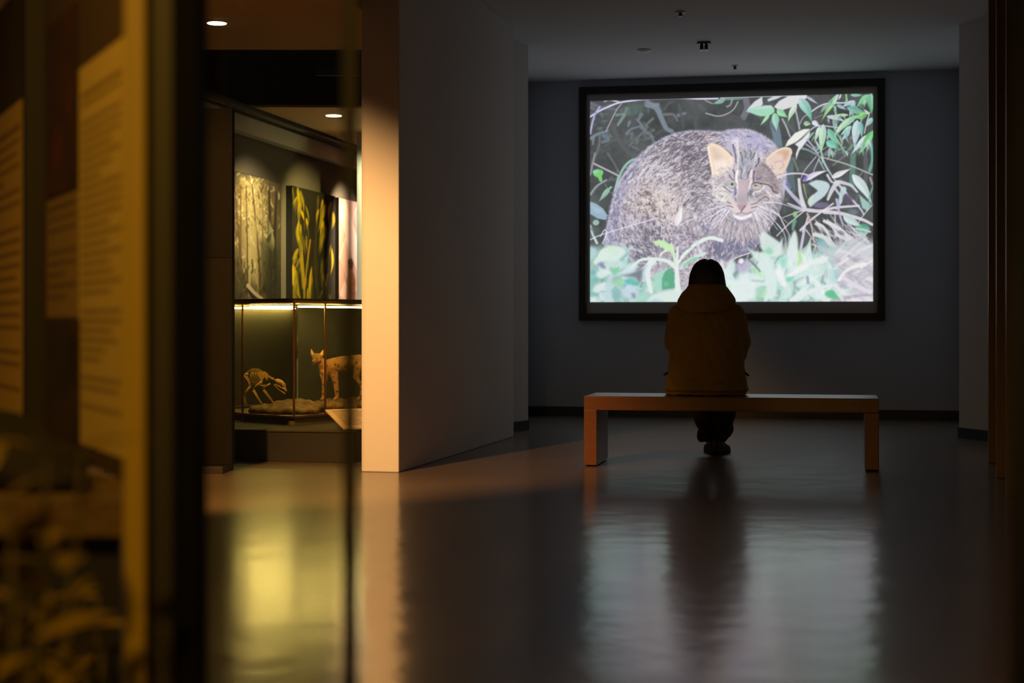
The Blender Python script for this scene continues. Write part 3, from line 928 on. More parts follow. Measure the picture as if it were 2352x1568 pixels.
    G([(1460, 950), (1800, 1050), (2150, 1195)], 20, (178, 178, 168), t=(1, 1)); G([(1360, 940), (1230, 1100), (1170, 1200), (1130, 1310)], 16, (190, 184, 202))
    G([(1410, 940), (1340, 1120), (1290, 1290)], 16, (180, 176, 190)); G([(1440, 950), (1520, 1110), (1640, 1290)], 34, (180, 192, 196)); G([(1400, 980), (1480, 1130)], 24, (160, 182, 180))
    G([(820, 1245), (940, 1195), (1080, 1180), (1200, 1190), (1290, 1225)], 44, (218, 204, 220), s=1.4, t=(.6, .5))
    c.leaf((1175, 1290), (1545, 1130), 76, (200, 192, 224), (222, 218, 218), bend=-.05); c.leaf((1580, 1240), (1860, 1105), 80, (210, 204, 216), (220, 214, 210))
    c.fill([(1180, 1210), (1250, 1230), (1220, 1290), (1170, 1280)], (104, 92, 160), 3, .8)
    frame(*FR)
    c.fill([(370, 110), (460, 70), (580, 90), (620, 150), (560, 260), (470, 330), (400, 390), (360, 330), (400, 260), (480, 200), (420, 150)], (186, 202, 206), 2, smooth=2)
    c.fill([(370, 300), (420, 260), (420, 350), (390, 390)], (198, 212, 180), 3, .8)
    c.leaf((880, 0), (1120, 370), 110, (206, 214, 214), (176, 200, 198), bend=-.05); c.fill([(960, 240), (1100, 360), (1060, 440), (1000, 400)], (160, 194, 190), 2, .9)
    G([(730, 90), (860, 130), (940, 210)], 44, (206, 202, 216)); G([(720, 120), (850, 270), (970, 400), (1020, 480)], 30, (198, 194, 214), t=(1, .6))
    G([(80, 130), (180, 250), (300, 370)], 46, (186, 184, 208), t=(.8, 1)); G([(255, 60), (280, 250), (330, 420)], 50, (214, 212, 216), t=(.6, 1.1))
    G([(130, 350), (220, 390), (320, 430)], 34, (196, 190, 212), t=(.6, 1.2)); G([(310, 120), (350, 290)], 14, (176, 176, 140)); G([(340, 420), (200, 470), (70, 520)], 18, (200, 196, 190))
    G([(320, 440), (160, 580), (0, 740)], 15, (214, 206, 218), t=(1, .8)); G([(0, 590), (80, 690), (130, 850)], 12); G([(20, 470), (90, 620), (160, 740)], 14)
    G([(370, 430), (520, 440), (680, 400), (960, 375)], 46, (214, 208, 220), t=(1, .5)); G([(660, 350), (540, 440), (400, 550), (280, 670)], 38, (216, 210, 216), t=(.5, .7))
    G([(330, 640), (310, 760), (280, 940)], 36, (198, 192, 214), t=(.8, 1)); G([(370, 510), (340, 600), (300, 690)], 24, (206, 200, 212)); G([(350, 670), (430, 780)], 18, (204, 198, 210))
    G([(360, 470), (410, 620), (440, 800), (480, 960)], 22, (206, 168, 166), t=(1, .6)); G([(400, 780), (360, 900)], 16, (190, 186, 196)); G([(460, 860), (430, 950)], 14, (206, 202, 206))
    G([(560, 450), (760, 470), (1000, 540), (1120, 600)], 52, (218, 210, 214), t=(.9, .6)); G([(590, 10), (640, 90), (700, 100)], 30); G([(700, 100), (640, 200), (600, 300)], 60, (208, 208, 212))
    G([(690, 180), (760, 300), (700, 420)], 30, (196, 192, 210)); G([(780, 180), (740, 330)], 70, (182, 204, 206), .9, 1.6, (1, .6)); G([(700, 300), (740, 480), (780, 620)], 30, (186, 178, 214))
    G([(1110, 370), (980, 540), (930, 690)], 12, (214, 206, 212)); c.leaf((780, 500), (1020, 640), 90, (190, 206, 208), (180, 206, 200)); c.leaf((940, 720), (1090, 640), 150, (110, 178, 150), (120, 186, 160))
    c.ell((1010, 650), 80, 60, (100, 172, 146), 4, .7); G([(1130, 120), (1080, 280), (1090, 400)], 24, (120, 170, 150), .8); c.ell((215, 480), 26, 34, (140, 196, 130), 2, .9)
    G([(210, 560), (190, 660)], 50, (110, 168, 142), .8, 2); c.ell((520, 370), 90, 36, (120, 112, 142), 4, .8); c.ell((690, 540), 46, 50, (86, 84, 92), 4, .8)
    c.ell((830, 290), 60, 60, (92, 84, 104), 5, .8); c.ell((900, 450), 50, 34, (110, 126, 134), 4, .8)
    # pale straw, lower right
    for i in range(110):
        x, y = rnd.uniform(470, 1120), rnd.uniform(560, 960)
        if y < 520 + (x - 450) * .25: continue
        a = rnd.gauss(.72, .28); l = rnd.uniform(100, 330)
        G([(x - math.cos(a) * l / 2, y - math.sin(a) * l / 2), (x, y - rnd.uniform(0, 12)), (x + math.cos(a) * l / 2, y + math.sin(a) * l / 2)], rnd.uniform(10, 34),
          rnd.choice([(214, 208, 214), (196, 190, 202), (206, 206, 210), (170, 164, 176), (132, 130, 142), (176, 190, 188), (222, 216, 216)]), rnd.uniform(.5, .9), 1.2, (.5, .8))
    G([(450, 720), (560, 760), (700, 900), (820, 1010)], 74, (214, 218, 216), t=(.7, .8), s=1.6); G([(560, 560), (720, 640), (900, 790), (1090, 900)], 64, (216, 212, 218), t=(.6, .9), s=1.4)
    G([(470, 590), (560, 640), (640, 790)], 40, (216, 212, 216)); G([(700, 720), (850, 800), (960, 900)], 40, (204, 206, 206))
    c.ell((540, 860), 60, 70, (150, 182, 194), 5, .8); c.ell((850, 900), 44, 30, (140, 196, 170), 4, .85); c.ell((510, 790), 50, 20, (110, 180, 170), 3, .8); c.ell((640, 900), 40, 40, (130, 186, 190), 5, .7)
    c.ell((760, 700), 40, 22, (108, 104, 126), 3, .7, .5); c.ell((930, 850), 40, 16, (120, 114, 122), 3, .7, .9)

    # blurred leaves in front, bottom
    frame(*F6)
    c.fill([(60, 1090), (150, 1075), (320, 1080), (360, 1170), (420, 1280), (560, 1330), (700, 1350), (900, 1290), (1040, 1220), (1180, 1150), (1340, 1110), (1500, 1100), (1640, 1060), (1900, 1060), (1900, 1460), (60, 1460)], (158, 190, 184), 16, .92, smooth=2)
    c.fill([(1560, 1100), (1900, 1040), (1900, 1460), (1480, 1460), (1640, 1250)], (200, 198, 206), 26, .9, smooth=2)
    mint = [(206, 222, 218), (190, 212, 208), (214, 226, 224), (176, 206, 198), (198, 214, 216)]
    deep = [(96, 150, 138), (104, 168, 150), (126, 190, 174), (112, 184, 156), (148, 198, 186), (130, 178, 186), (110, 176, 170)]
    for i in range(150):
        x, y = rnd.uniform(95, 1560), rnd.uniform(1130, 1430)
        if 330 < x < 1100 and y < 1290: continue
        a = rnd.choice([rnd.gauss(-.6, .3), rnd.gauss(.7, .3), rnd.gauss(-1.3, .3)]); l = rnd.uniform(50, 190)
        c.leaf((x, y), (x + math.cos(a) * l, y + math.sin(a) * l), rnd.uniform(26, 70), rnd.choice(mint + mint + deep), rnd.choice(mint), bend=rnd.uniform(-.15, .15), soft=3.5, rib=3, alpha=rnd.uniform(.5, .85))
    for i in range(70):
        x, y = rnd.uniform(1540, 1880), rnd.uniform(1080, 1430)
        a = rnd.choice([rnd.gauss(.6, .25), rnd.gauss(-.5, .25)]); l = rnd.uniform(80, 240)
        c.stroke([(x, y), (x + math.cos(a) * l * .5, y + math.sin(a) * l * .5 - 8), (x + math.cos(a) * l, y + math.sin(a) * l)], rnd.uniform(12, 34),
                 rnd.choice([(222, 216, 222), (206, 200, 208), (186, 180, 192), (168, 162, 174), (226, 222, 220), (196, 206, 204)]), rnd.uniform(.4, .8), soft=2.5, taper=(.8, .5))
    for i in range(60):
        x, y = rnd.uniform(1000, 1600), rnd.uniform(1180, 1430)
        a = rnd.choice([rnd.gauss(-.5, .2), rnd.gauss(-1.2, .25), rnd.gauss(-2.2, .25)]); l = rnd.uniform(90, 240)
        c.leaf((x, y), (x + math.cos(a) * l, y + math.sin(a) * l), rnd.uniform(30, 60), rnd.choice([(222, 230, 226), (212, 226, 222), (200, 220, 214)]), rnd.choice(mint), bend=rnd.uniform(-.2, .2), soft=2.5, rib=3, alpha=rnd.uniform(.6, .9))
    # left corner
    frame(*FK)
    K = lambda p, col, bl=5, al=.95: c.fill(p, col, bl, al, smooth=2)
    K([(240, 420), (330, 300), (480, 230), (640, 230), (780, 290), (820, 380), (700, 500), (600, 580), (400, 560), (200, 620), (130, 570)], (206, 222, 214), 4)
    K([(380, 320), (560, 250), (660, 330), (520, 380)], (194, 220, 190), 8, .7); K([(60, 250), (180, 280), (200, 400), (90, 520), (60, 480)], (170, 200, 204), 5)
    K([(240, 600), (330, 570), (400, 690), (360, 710), (270, 660)], (126, 134, 164), 5); K([(520, 690), (620, 680), (700, 700), (640, 800), (570, 830), (530, 760)], (124, 198, 152), 5)
    K([(70, 760), (140, 740), (200, 800), (120, 830), (60, 820)], (110, 176, 178), 5); K([(80, 930), (180, 890), (260, 950), (180, 980), (80, 970)], (112, 180, 172), 5)
    K([(220, 760), (400, 720), (460, 820), (330, 880), (200, 850)], (206, 220, 214), 6); K([(100, 1160), (180, 1050), (330, 990), (420, 1010), (330, 1150), (200, 1220)], (206, 218, 220), 5)
    K([(60, 960), (120, 1000), (110, 1150), (60, 1200)], (120, 186, 170), 6); K([(580, 990), (680, 920), (790, 950), (780, 1060), (640, 1070)], (150, 206, 164), 6)
    K([(790, 940), (930, 900), (1060, 960), (1120, 1050), (960, 1060), (840, 1020)], (100, 180, 172), 4); K([(790, 1010), (850, 1030), (820, 1100), (770, 1090)], (112, 160, 196), 5, .8)
    K([(640, 1080), (720, 1130), (760, 1250), (860, 1320), (1060, 1310), (1100, 1180), (1010, 1090), (930, 1030), (850, 1090), (780, 1110)], (188, 204, 216), 6)
    K([(960, 1220), (1020, 1220), (1040, 1300), (980, 1300)], (116, 124, 146), 6, .85); K([(380, 1180), (500, 1110), (540, 1250), (430, 1360), (360, 1290)], (186, 206, 214), 7)
    K([(560, 1180), (680, 1170), (720, 1300), (600, 1330)], (134, 176, 178), 7); K([(70, 1200), (220, 1220), (230, 1290), (80, 1300)], (126, 180, 172), 6); K([(70, 1300), (180, 1290), (190, 1400), (70, 1400)], (208, 222, 218), 6)
    K([(720, 830), (900, 800), (1100, 730), (1190, 720), (1170, 900), (1120, 1000), (1040, 900), (880, 870)], (104, 112, 122), 7, .85)
    K([(880, 620), (1000, 560), (1100, 640), (1000, 760), (800, 820), (620, 830), (760, 730)], (200, 216, 220), 6)
    K([(400, 560), (640, 540), (700, 620), (600, 690), (450, 670)], (186, 208, 204), 6, .8); K([(380, 920), (480, 860), (560, 980), (500, 1120), (420, 1080)], (180, 202, 204), 8, .8)
    # the arching plant beside the head
    K([(1440, 1160), (1420, 900), (1500, 800), (1640, 700), (1720, 690), (1640, 820), (1600, 1000), (1590, 1150)], (160, 206, 188), 4)
    K([(1610, 1140), (1600, 960), (1630, 830), (1740, 700), (1860, 780), (1860, 1000), (1880, 1090), (1780, 1120)], (88, 164, 132), 3); c.stroke([(1750, 720), (1760, 900), (1740, 1080)], 30, (112, 160, 120), .6, 4)
    c.ell((1690, 1020), 50, 50, (116, 186, 156), 6, .7)
    c.stroke([(1880, 670), (1740, 560), (1560, 510), (1330, 500), (1150, 520), (1040, 600), (950, 690)], 130, (210, 224, 218), 1, 2.5, (.7, .35))
    c.stroke([(1400, 540), (1320, 640), (1290, 800), (1320, 980), (1370, 1180)], 170, (214, 222, 220), 1, 3, (.9, .5)); c.stroke([(1270, 640), (1220, 800), (1215, 950)], 60, (190, 208, 222), .9, 3)
    c.stroke([(1940, 1150), (1920, 900), (1910, 640), (1920, 420), (1930, 250)], 90, (216, 224, 222), 1, 2.5, (1.3, .4)); c.stroke([(1880, 620), (1850, 420), (1820, 260), (1790, 170)], 60, (206, 222, 196), 1, 2, (1, .5))
    c.fill([(1390, 150), (1500, 110), (1620, 120), (1760, 190), (1810, 240), (1850, 440), (1780, 360), (1690, 330), (1600, 260), (1500, 200)], (190, 224, 172), 2.5, smooth=2)
    c.stroke([(1680, 320), (1590, 390), (1550, 450)], 50, (220, 226, 212), .9, 2, (1, .5))
    c.stroke([(1950, 560), (2040, 430), (2180, 290), (2352, 160), (2600, 60), (2850, 110)], 130, (214, 226, 218), 1, 2.5, (.5, .6)); c.stroke([(1990, 690), (2100, 570), (2300, 460), (2500, 380)], 80, (196, 216, 208), 1, 3, (.6, .8))
    c.stroke([(2060, 640), (2200, 530), (2320, 480)], 50, (130, 196, 160), .9, 4); c.stroke([(2330, 130), (2380, 300), (2440, 430)], 50, (206, 210, 226), .8, 3)
    c.stroke([(1950, 500), (2020, 350), (2200, 250)], 24, (110, 120, 140), .6, 4)
    K([(1240, 1400), (1400, 1230), (1620, 1170), (1900, 1130), (2050, 1250), (1900, 1420)], (208, 220, 216), 6); K([(1330, 1390), (1450, 1330), (1620, 1370), (1600, 1420)], (160, 196, 206), 6, .8)
    K([(1050, 1400), (1080, 1250), (1200, 1180), (1350, 1230), (1250, 1380)], (164, 206, 190), 7, .85); c.stroke([(1140, 1090), (1190, 990)], 20, (110, 108, 116), .8, 2)
    # right of the head
    frame(*FD)
    K([(560, 760), (560, 640), (600, 545), (700, 610), (800, 680), (850, 730), (860, 860), (760, 900), (640, 880)], (206, 220, 216), 4); K([(620, 820), (680, 770), (740, 830), (660, 880)], (134, 204, 164), 6, .8)
    K([(940, 940), (940, 760), (980, 620), (1030, 530), (1070, 640), (1080, 800), (1060, 960)], (212, 222, 220), 4); c.stroke([(1100, 840), (1110, 930), (1090, 1000)], 40, (176, 214, 140), .9, 4)
    K([(400, 790), (520, 830), (700, 880), (760, 1060), (800, 1250), (780, 1450), (660, 1480), (640, 1200), (560, 1020), (460, 900)], (206, 222, 218), 5); K([(830, 940), (930, 900), (900, 1040), (840, 1020)], (140, 206, 184), 6, .8)
    K([(760, 1080), (860, 1060), (930, 1300), (860, 1300), (790, 1180)], (226, 228, 228), 5); K([(930, 1170), (1050, 1060), (1220, 980), (1240, 1020), (1120, 1120), (1000, 1170)], (226, 228, 226), 4)
    K([(1100, 1000), (1260, 940), (1440, 880), (1480, 950), (1300, 1010)], (220, 224, 224), 5); K([(930, 1240), (1080, 1130), (1260, 1080), (1420, 1090), (1240, 1150), (1060, 1220)], (196, 218, 216), 5)
    K([(920, 1190), (1020, 1180), (980, 1240), (930, 1240)], (120, 200, 168), 4, .9); K([(430, 1060), (540, 1060), (600, 1140), (580, 1190), (470, 1110)], (176, 218, 176), 6, .8)
    c.stroke([(390, 930), (480, 1010), (560, 1100)], 50, (92, 98, 104), .75, 4, (.6, .4)); K([(200, 1100), (260, 960), (400, 940), (420, 1060), (330, 1130)], (176, 168, 194), 8, .85); K([(60, 1130), (110, 1010), (210, 960), (220, 1090), (140, 1200)], (206, 222, 220), 5)
    c.stroke([(110, 1000), (240, 910), (420, 850)], 16, (220, 216, 220), .85); c.ell((300, 960), 36, 36, (232, 228, 236), 3, .9); K([(10, 940), (60, 960), (50, 1080), (10, 1060)], (220, 216, 226), 4, .8)
    K([(60, 1300), (200, 1210), (560, 1240), (620, 1290), (520, 1350), (500, 1500), (200, 1510), (100, 1430)], (214, 224, 222), 7, .9); c.stroke([(460, 1230), (610, 1240)], 30, (160, 184, 184), .7, 5)
    K([(80, 1290), (150, 1310), (130, 1400), (70, 1370)], (176, 216, 176), 6, .8); K([(510, 1380), (640, 1320), (640, 1440), (540, 1480)], (160, 208, 168), 7, .7)
    c.stroke([(1000, 1500), (1200, 1400), (1420, 1320), (1600, 1290)], 70, (214, 222, 222), .95, 4, (1, .6)); c.stroke([(1210, 1180), (1220, 1260)], 36, (134, 150, 164), .8, 4); c.stroke([(1420, 1170), (1410, 1250)], 36, (140, 158, 166), .8, 4)
    K([(1460, 1380), (1540, 1350), (1600, 1400), (1640, 1490), (1500, 1460), (1450, 1420)], (96, 180, 138), 4); K([(1500, 1080), (1620, 1060), (1640, 1240), (1520, 1260)], (162, 200, 200), 8, .6)
    c.stroke([(1640, 1220), (1720, 1110), (1850, 1030), (1980, 1000)], 66, (228, 224, 222), .95, 2.5, (.6, .9)); c.stroke([(1700, 1190), (1880, 1300), (2060, 1390)], 50, (214, 208, 220), .9, 3); c.stroke([(1600, 1340), (1690, 1490)], 40, (204, 212, 208), .9, 3)
    c.ell((1780, 1120), 70, 30, (168, 164, 180), 6, .6, -.5); c.ell((1860, 930), 60, 34, (160, 156, 170), 6, .6); c.ell((1700, 1300), 60, 30, (150, 152, 166), 6, .6, .4)
    c.blur(.55)
    c.smooth_noise(1.6, 2.2, 9)
    # edge of the projected image
    return c.a


# ------------------------------------------------------------------ materials of the place
M = {}
M['wall'] = mat('wall_paint', (222, 220, 220), .85, bump=.05, bscale=60)
M['wall_dark'] = mat('wall_grey_paint', (182, 190, 206), .85, bump=.05, bscale=60)
M['exhibit_wall'] = mat('exhibit_wall_paint', (104, 98, 88), .85)
M['ceiling'] = mat('ceiling_paint', (222, 225, 230), .9)
M['low_ceiling'] = mat('low_ceiling_paint', (206, 176, 136), .9)
M['black'] = mat('black_matt', (14, 13, 13), .6)
M['post_black'] = mat('black_post_paint', (5, 4, 4), .7, spec=.1)
M['base'] = mat('baseboard_vinyl', (16, 16, 17), .45)
M['oak'] = mat('bench_wood', (102, 49, 3), .42, noise=.12, nscale=5, stretch=(1, 14, 14), bump=.03, bscale=30)
M['oak'].node_tree.nodes['Principled BSDF'].inputs['Coat Weight'].default_value = .6
M['oak'].node_tree.nodes['Principled BSDF'].inputs['Coat IOR'].default_value = 1.6
M['oak'].node_tree.nodes['Principled BSDF'].inputs['Coat Roughness'].default_value = .30
M['fin'] = mat('fin_wood', (140, 106, 46), .45, noise=.15, nscale=6, stretch=(10, 10, .8))
M['frame_black'] = mat('screen_frame', (20, 18, 17), .5)
M['fabric'] = mat('screen_fabric', (190, 188, 186), .8)
M['white'] = mat('white_plastic', (238, 238, 238), .45)
M['chrome'] = mat('polished_steel', (235, 235, 235), .25)
M['dark_lamp'] = mat('dark_lamp_metal', (40, 26, 24), .4)
M['jacket'] = mat('jacket_cloth', (152, 124, 54), .8, noise=.06, nscale=10, bump=.12, bscale=25, sheen=.1)
M['seam'] = mat('jacket_seam', (120, 92, 46), .8)
M['trouser'] = mat('trouser_cloth', (14, 15, 20), .8, bump=.1, bscale=30)
M['shoe'] = mat('shoe_leather', (12, 12, 13), .5)
M['hair'] = mat('black_hair', (10, 9, 9), .42, bump=.25, bscale=60, stretch=(6, 6, .6))
M['skin'] = mat('skin', (196, 150, 122), .55)
M['lip'] = mat('lip', (160, 96, 88), .5)
M['eye_white'] = mat('eye_white', (220, 216, 210), .3)
M['eye_dark'] = mat('eye_dark', (22, 16, 12), .2)
M['plinth'] = mat('plinth_laminate', (20, 19, 16), .5)
M['case_deck'] = mat('case_deck_board', (100, 82, 50), .6)
M['case_back'] = mat('case_back_board', (50, 47, 33), .8)
M['brass'] = mat('brass', (120, 84, 38), .35, metal=1)
M['glass'] = glass('case_glass', (.97, .98, .94), .02)
M['front_glass'] = glass('showcase_glass', (.95, .92, .80), .012)
M['tube'] = emit('tube_light', (1.0, .76, .24), 80)
M['bone'] = mat('bone', (206, 156, 70), .6, noise=.12, nscale=30, bump=.1, bscale=80)
M['rock'] = mat('rock', (78, 58, 32), .9, col2=(134, 102, 56), nscale=16, bump=.6, bscale=18)
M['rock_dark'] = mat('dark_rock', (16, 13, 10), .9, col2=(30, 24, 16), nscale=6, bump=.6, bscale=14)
M['card'] = mat('card', (226, 208, 170), .7)
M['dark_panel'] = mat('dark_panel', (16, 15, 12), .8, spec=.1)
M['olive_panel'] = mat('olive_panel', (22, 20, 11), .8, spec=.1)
M['gold_wood'] = mat('gold_wood', (170, 142, 30), .5, noise=.1, nscale=4, stretch=(6, 6, .5))
M['olive_metal'] = mat('olive_metal', (40, 34, 18), .55)
M['board'] = mat('board_brown', (70, 52, 30), .8)
M['sand'] = mat('sand_deck', (96, 74, 38), .9, noise=.15, nscale=12, bump=.4, bscale=30)
M['stem'] = mat('plant_stem', (70, 60, 20), .7)
M['leaf'] = mat('plant_leaf', (146, 122, 6), .3, noise=.35, nscale=6)
M['down'] = emit('downlight_glow', (1.0, .86, .70), 9)
M['print'] = painted('printed_sheet')
M['picture'] = painted('projected_light', emission=1.14)


def floor_material():
    m = mat('polished_floor', (92, 82, 74), .2)
    nt = m.node_tree
    b = nt.nodes['Principled BSDF']
    tc = [n for n in nt.nodes if n.type == 'TEX_COORD'][0]
    n1 = nt.nodes.new('ShaderNodeTexNoise'); n1.inputs['Scale'].default_value = 1.1; n1.inputs['Detail'].default_value = 6
    nt.links.new(tc.outputs['Object'], n1.inputs['Vector'])
    r1 = nt.nodes.new('ShaderNodeValToRGB')
    r1.color_ramp.elements[0].position, r1.color_ramp.elements[1].position = .3, .72
    r1.color_ramp.elements[0].color = (*lin((78, 62, 44)), 1)
    r1.color_ramp.elements[1].color = (*lin((98, 80, 58)), 1)
    nt.links.new(n1.outputs['Fac'], r1.inputs['Fac'])
    nt.links.new(r1.outputs['Color'], b.inputs['Base Color'])
    n2 = nt.nodes.new('ShaderNodeTexNoise'); n2.inputs['Scale'].default_value = 5.0; n2.inputs['Detail'].default_value = 3; n2.inputs['Roughness'].default_value = .45
    nt.links.new(tc.outputs['Object'], n2.inputs['Vector'])
    bp = nt.nodes.new('ShaderNodeBump'); bp.inputs['Strength'].default_value = .20; bp.inputs['Distance'].default_value = .012
    nt.links.new(n2.outputs['Fac'], bp.inputs['Height'])
    nt.links.new(bp.outputs['Normal'], b.inputs['Normal'])
    n3 = nt.nodes.new('ShaderNodeTexNoise'); n3.inputs['Scale'].default_value = 2.3; n3.inputs['Detail'].default_value = 5
    nt.links.new(tc.outputs['Object'], n3.inputs['Vector'])
    mr = nt.nodes.new('ShaderNodeMapRange'); mr.inputs['To Min'].default_value = .14; mr.inputs['To Max'].default_value = .20
    nt.links.new(n3.outputs['Fac'], mr.inputs['Value'])
    nt.links.new(mr.outputs['Result'], b.inputs['Roughness'])
    b.inputs['IOR'].default_value = 7.0
    # a worn wax film: half of the surface mirrors clearly, half scatters widely
    b2 = nt.nodes.new('ShaderNodeBsdfPrincipled')
    b2.inputs['IOR'].default_value = 5.0
    b2.inputs['Roughness'].default_value = .42
    nt.links.new(r1.outputs['Color'], b2.inputs['Base Color'])
    nt.links.new(bp.outputs['Normal'], b2.inputs['Normal'])
    mx = nt.nodes.new('ShaderNodeMixShader')
    mx.inputs[0].default_value = .3
    nt.links.new(b.outputs[0], mx.inputs[1])
    nt.links.new(b2.outputs[0], mx.inputs[2])
    nt.links.new(mx.outputs[0], nt.nodes['Material Output'].inputs[0])
    return m


M['floor'] = floor_material()


# ------------------------------------------------------------------ the setting
def struct(o):
    o['kind'] = 'structure'
    return o


def xy(p):
    return (p[0], p[1])


struct(box('floor', (0.5, 9.0, -.05), (16, 26, .1), M['floor']))
struct(box('ceiling', (0.5, 9.0, CEIL + .05), (16, 26, .1), M['ceiling']))

BW = Vector((2.057, 14.33, 0))                      # a point of the screen wall
bwp = lambda s, off=0.0: BW + U * s - V * off
struct(prism('wall_back', [xy(bwp(-3.6)), xy(bwp(2.4)), xy(bwp(2.4) + V * .2), xy(bwp(-3.6) + V * .2)], 0, CEIL, M['wall_dark']))
struct(prism('baseboard_back', [xy(bwp(-3.6, .012)), xy(bwp(2.4, .012)), xy(bwp(2.4)), xy(bwp(-3.6))], 0, .085, M['base']))

# the partition whose end face catches the warm light
PA, PB, PC = fl(830, 1083), fl(916, 1085), fl(1180, 1003)
PD = PC + (PA - PB)
struct(prism('wall_partition', [xy(PA), xy(PB), xy(PC), xy(PD)], 0, CEIL, M['wall'], bevel=.006))

# short wall that closes the gap between the partition and the screen wall
LA = fl(1183, 991)
LB = fl(1213, 987)
ld = (LB - LA).normalized()
L0 = LA - ld * .6
ray = Vector((LB.x, LB.y, 0)).normalized()
L1 = LB + ray * 2.4 - Vector((.03, 0, 0))
struct(prism('wall_left', [xy(L0), xy(LB), xy(L1), xy(L0 + ray * 2.4)], 0, CEIL, M['wall']))
ln = Vector((ld.y, -ld.x, 0))
struct(prism('baseboard_left', [xy(L0 + ln * .012), xy(LB + ln * .012), xy(LB), xy(L0)], 0, .078, M['base']))

RA = fl(2203, 1005)
RB = fl(2268, 1013)
rd = (RB - RA).normalized()
R1 = RA + rd * 3.2
rray = Vector((RA.x, RA.y, 0)).normalized()
struct(prism('wall_right', [xy(RA), xy(R1), xy(R1 + Vector((1.5, .5, 0))), xy(RA + rray * 2.6 + Vector((.4, 0, 0))), xy(RA + rray * 2.6 + Vector((.02, 0, 0)))], 0, CEIL, M['wall']))
rn = Vector((rd.y, -rd.x, 0))
if rn.x > 0: rn = -rn
struct(prism('baseboard_right', [xy(RA + rn * .012), xy(R1 + rn * .012), xy(R1), xy(RA)], 0, .078, M['base']))

# exhibition side: lower ceiling with a dark slot, poster wall with a projecting header
PE = V * 1.0
edge = lambda d: PA + V * ((d - PA.y) / V.y)          # line of the partition's far face at depth d
struct(prism('ceiling_lower', [xy(edge(2.0)), xy(edge(10.5)), (-7, 10.5), (-7, 2.0)], LOWC, CEIL - .001, M['low_ceiling']))
struct(prism('ceiling_rear', [xy(edge(13.2) - U * .7), xy(edge(20.5) - U * .7), (-7, 20.5), (-7, 13.2)], LOWC, CEIL - .001, M['low_ceiling']))
WA = Vector((-2.40, 13.3, 0))
wp = lambda t, off=0.0: WA + V * t + U * off
struct(prism('wall_poster', [xy(wp(-3.2)), xy(wp(6.5)), xy(wp(6.5, -.2)), xy(wp(-3.2, -.2))], 0, LOWC, M['exhibit_wall']))
struct(prism('trim_header', [xy(wp(-3.2)), xy(wp(6.5)), xy(wp(6.5, .10)), xy(wp(-3.2, .10))], 2.47, LOWC, M['wall']))
struct(prism('trim_rail', [xy(wp(-3.2, .10)), xy(wp(6.5, .10)), xy(wp(6.5, .13)), xy(wp(-3.2, .13))], LOWC - .05, LOWC - .035, M['black']))
struct(prism('trim_track', [xy(wp(-3.2, .20)), xy(wp(6.5, .20)), xy(wp(6.5, .235)), xy(wp(-3.2, .235))], LOWC - .03, LOWC, M['black']))
struct(prism('wall_far', [xy(wp(6.4, -.2)), xy(wp(6.4, 1.6)), xy(wp(6.6, 1.6)), xy(wp(6.6, -.2))], 0, CEIL, M['exhibit_wall']))
struct(prism('slot_shade', [xy(edge(10.5) - U * .02), xy(edge(13.2) - U * .72), (-7, 13.2), (-7, 10.5)], CEIL - .02, CEIL - .001, M['post_black']))  # added black sheet: the shade inside the slot, put in as colour
struct(prism('slot_face_shade', [xy(edge(13.2) - U * .70), (-7, 13.2), (-7, 13.18), xy(edge(13.18) - U * .70)], LOWC + .02, CEIL - .02, M['post_black']))  # added black sheet where the rear slab's face is merely unlit
# slotted grille in the dark ceiling slot
gr = thing('ceiling_grille', 'dark slotted air grille in the ceiling recess beside the pale partition', 'grille', at(828, 147, 11.6))
for k in range(4):
    box('slat', (-.06, 0, .045 - k * .03), (.5, .02, .006), M['dark_lamp'], gr)
box('backing', (-.06, .03, 0), (.54, .02, .16), M['black'], gr)


# ------------------------------------------------------------------ projection screen
S0, S1, Z0, Z1 = -1.465, 1.273, .876, 3.016
scr = thing('projection_screen', 'large framed projection screen showing a crouching wild cat', 'screen', bwp((S0 + S1) / 2, 0))
scr.rotation_euler.z = -YAW
sw = (S1 - S0)
fw = .066
zc = (Z0 + Z1) / 2
box('frame_bar', (0, -.025, Z1 - fw / 2), (sw, .05, fw), M['frame_black'], scr, bevel=.004)
box('frame_bar', (0, -.025, Z0 + fw / 2), (sw, .05, fw), M['frame_black'], scr, bevel=.004)
for s in (-1, 1):
    box('frame_bar', (s * (sw / 2 - fw / 2), -.025, zc), (fw, .05, Z1 - Z0 - 2 * fw), M['frame_black'], scr, bevel=.004)
box('screen_fabric', (0, -.008, zc), (sw - fw, .012, Z1 - Z0 - fw), M['fabric'], scr)
PS0, PS1, PZ0, PZ1 = -1.364, 1.168, 1.046, 2.888
mid = (S0 + S1) / 2
pic = picture_sheet('projected_picture', (PS0 - mid, -.0165, PZ1), (1, 0, 0), (0, 0, 1), PS1 - PS0, PZ1 - PZ0, paint_cat(), M['picture'], scr)
pic['label'] = 'projected photograph of a striped wild cat among bamboo leaves'


# ------------------------------------------------------------------ bench
bc = fl(1341, 1070.5)
BL, BD, BH = 1.72, .475, .42
bench = thing('bench', 'long flat wooden bench with slab legs facing the screen', 'bench', bc + U * BL / 2 + V * BD / 2, -YAW)
bm = bmesh.new()
add_box(bm, (0, 0, BH - .0415), (BL, BD, .083))
bm_obj('seat', bm, M['oak'], bench, bevel=.004)
for s in (-1, 1):
    box('leg', (s * (BL / 2 - .039), 0, (BH - .083) / 2 + .004), (.078, BD, BH - .083 - .008), M['oak'], bench, bevel=.003)
    for y in (-.16, .16):
        box('foot_pad', (s * (BL / 2 - .039), y, .004), (.06, .05, .008), M['black'], bench)


